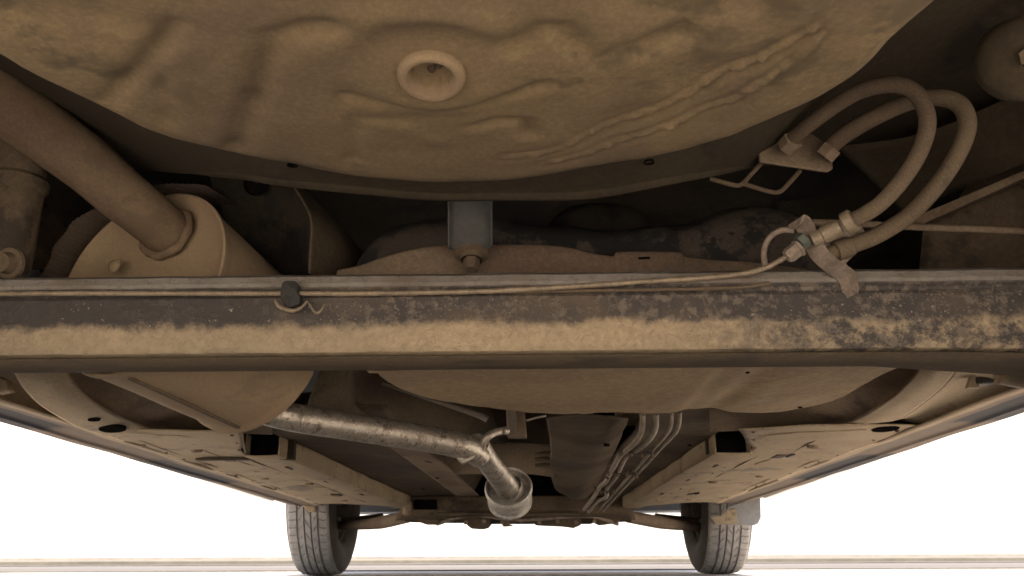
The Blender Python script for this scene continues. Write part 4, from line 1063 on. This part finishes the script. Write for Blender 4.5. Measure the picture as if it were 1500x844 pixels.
# full side outline with wheel arches
def arch(cy, r, n=14):
    return [(cy + r * math.cos(math.pi * i / n), 0.29 + r * math.sin(math.pi * i / n)) for i in range(n + 1)]
side = [(0.10, 0.36), (0.04, 0.55), (0.10, 0.95), (0.35, 1.40), (0.9, 1.50), (2.0, 1.50), (3.0, 0.98), (3.75, 0.80), (3.93, 0.62), (3.95, 0.30), (3.88, 0.24), (3.78, 0.24)] + arch(3.40, 0.345)[1:-1] + [(3.04, 0.26), (3.03, 0.245)] + [(1.21, 0.30)] + arch(0.85, 0.345)[1:-1] + [(0.48, 0.36)]
for s in (-1, 1):
    pts = [Vector((s * 0.812, y, z)) for y, z in side]
    sp_ = plate('side_body_panel', pts, (s * 0.02, 0, 0), M['body'], car, 0.004)
    for w_ in ([(0.55, 0.98), (0.66, 1.36), (1.15, 1.42), (1.15, 0.98)], [(1.22, 0.98), (1.22, 1.42), (1.98, 1.42), (2.62, 1.05), (2.62, 0.98)]):
        plate('window', [Vector((s * 0.8325, y, z)) for y, z in w_], (s * 0.003, 0, 0), M['glass'], sp_, 0)
V, F = [], []
for (y, z) in prof: V += [(-0.811, y, z), (0.811, y, z)]
for i in range(len(prof) - 1): F.append((2 * i, 2 * i + 1, 2 * i + 3, 2 * i + 2))
solid(mesh('roof_and_bonnet', V, F, M['body'], car, False), 0.012)
box('rear_bumper', -0.80, 0.80, 0.0, 0.12, 0.37, 0.60, M['body'], car, 0.02)

# ================================================================= SURROUNDINGS
wm = plain('white_rendered_wall', (0.78, 0.73, 0.63), 0.9, 0, 0.04, 2, 0.001)
wall = bpy.data.objects.new('boundary_wall', None); C.objects.link(wall); wall.location = (0, 11.5, 0)
wall['label'] = 'long white rendered wall standing across the yard beyond the front wheels'; wall['category'] = 'wall'
o = box('wall_face', -30, 30, 0, 0.25, 0.0, 4.0, wm, wall, 0.01)
o = box('wall_plinth', -30, 30, -0.05, -0.003, 0.0, 0.035, plain('grey_plinth', (0.34, 0.29, 0.23), 0.9, 0, 0.15, 3), wall, 0.004)
km = plain('grey_kerb_stone', (0.10, 0.088, 0.072), 0.9, 0, 0.3, 2)
k0 = box('low_kerb', -25, 25, 6.5, 6.66, 0.0, 0.029, plain('tan_kerb_stone', (0.17, 0.145, 0.105), 0.9, 0, 0.2, 1.5), None, 0.004); k0['kind'] = 'structure'
k1 = box('paving_joint', -25, 25, 5.78, 5.84, 0.0045, 0.009, km, None, 0.001); k1['kind'] = 'structure'
k2 = box('paving_joint', -25, 25, 4.07, 4.12, 0.0, 0.006, km, None, 0.001); k2['kind'] = 'structure'

# ---- black discs painting the holes' darkness, laid on whatever surface is there -----
bpy.context.view_layer.update()
dg = bpy.context.evaluated_depsgraph_get()
def punch(name, u, v, wpx, ar=1.2):
    ok, loc, nrm, idx, ob, mt = sc.ray_cast(dg, CAM, ray(u, v).normalized())
    if not ok: return
    if nrm.dot(ray(u, v)) > 0: nrm = -nrm
    r_ = PX(wpx, loc)
    V, F = lathe_data([(0.0016, 0), (0.0016, r_ * 0.97), (0.001, r_), (-0.002, r_ * 1.0)], (0, 0, 0), nrm, 28)
    par = ob.original if ob.original and ob.original.parent in (car, None) else (ob.parent or car)
    V = [Vector((q.x, q.y * ar, q.z)) + loc for q in V]
    return mesh(name, V, F, M['black'], bpy.data.objects[par.name])
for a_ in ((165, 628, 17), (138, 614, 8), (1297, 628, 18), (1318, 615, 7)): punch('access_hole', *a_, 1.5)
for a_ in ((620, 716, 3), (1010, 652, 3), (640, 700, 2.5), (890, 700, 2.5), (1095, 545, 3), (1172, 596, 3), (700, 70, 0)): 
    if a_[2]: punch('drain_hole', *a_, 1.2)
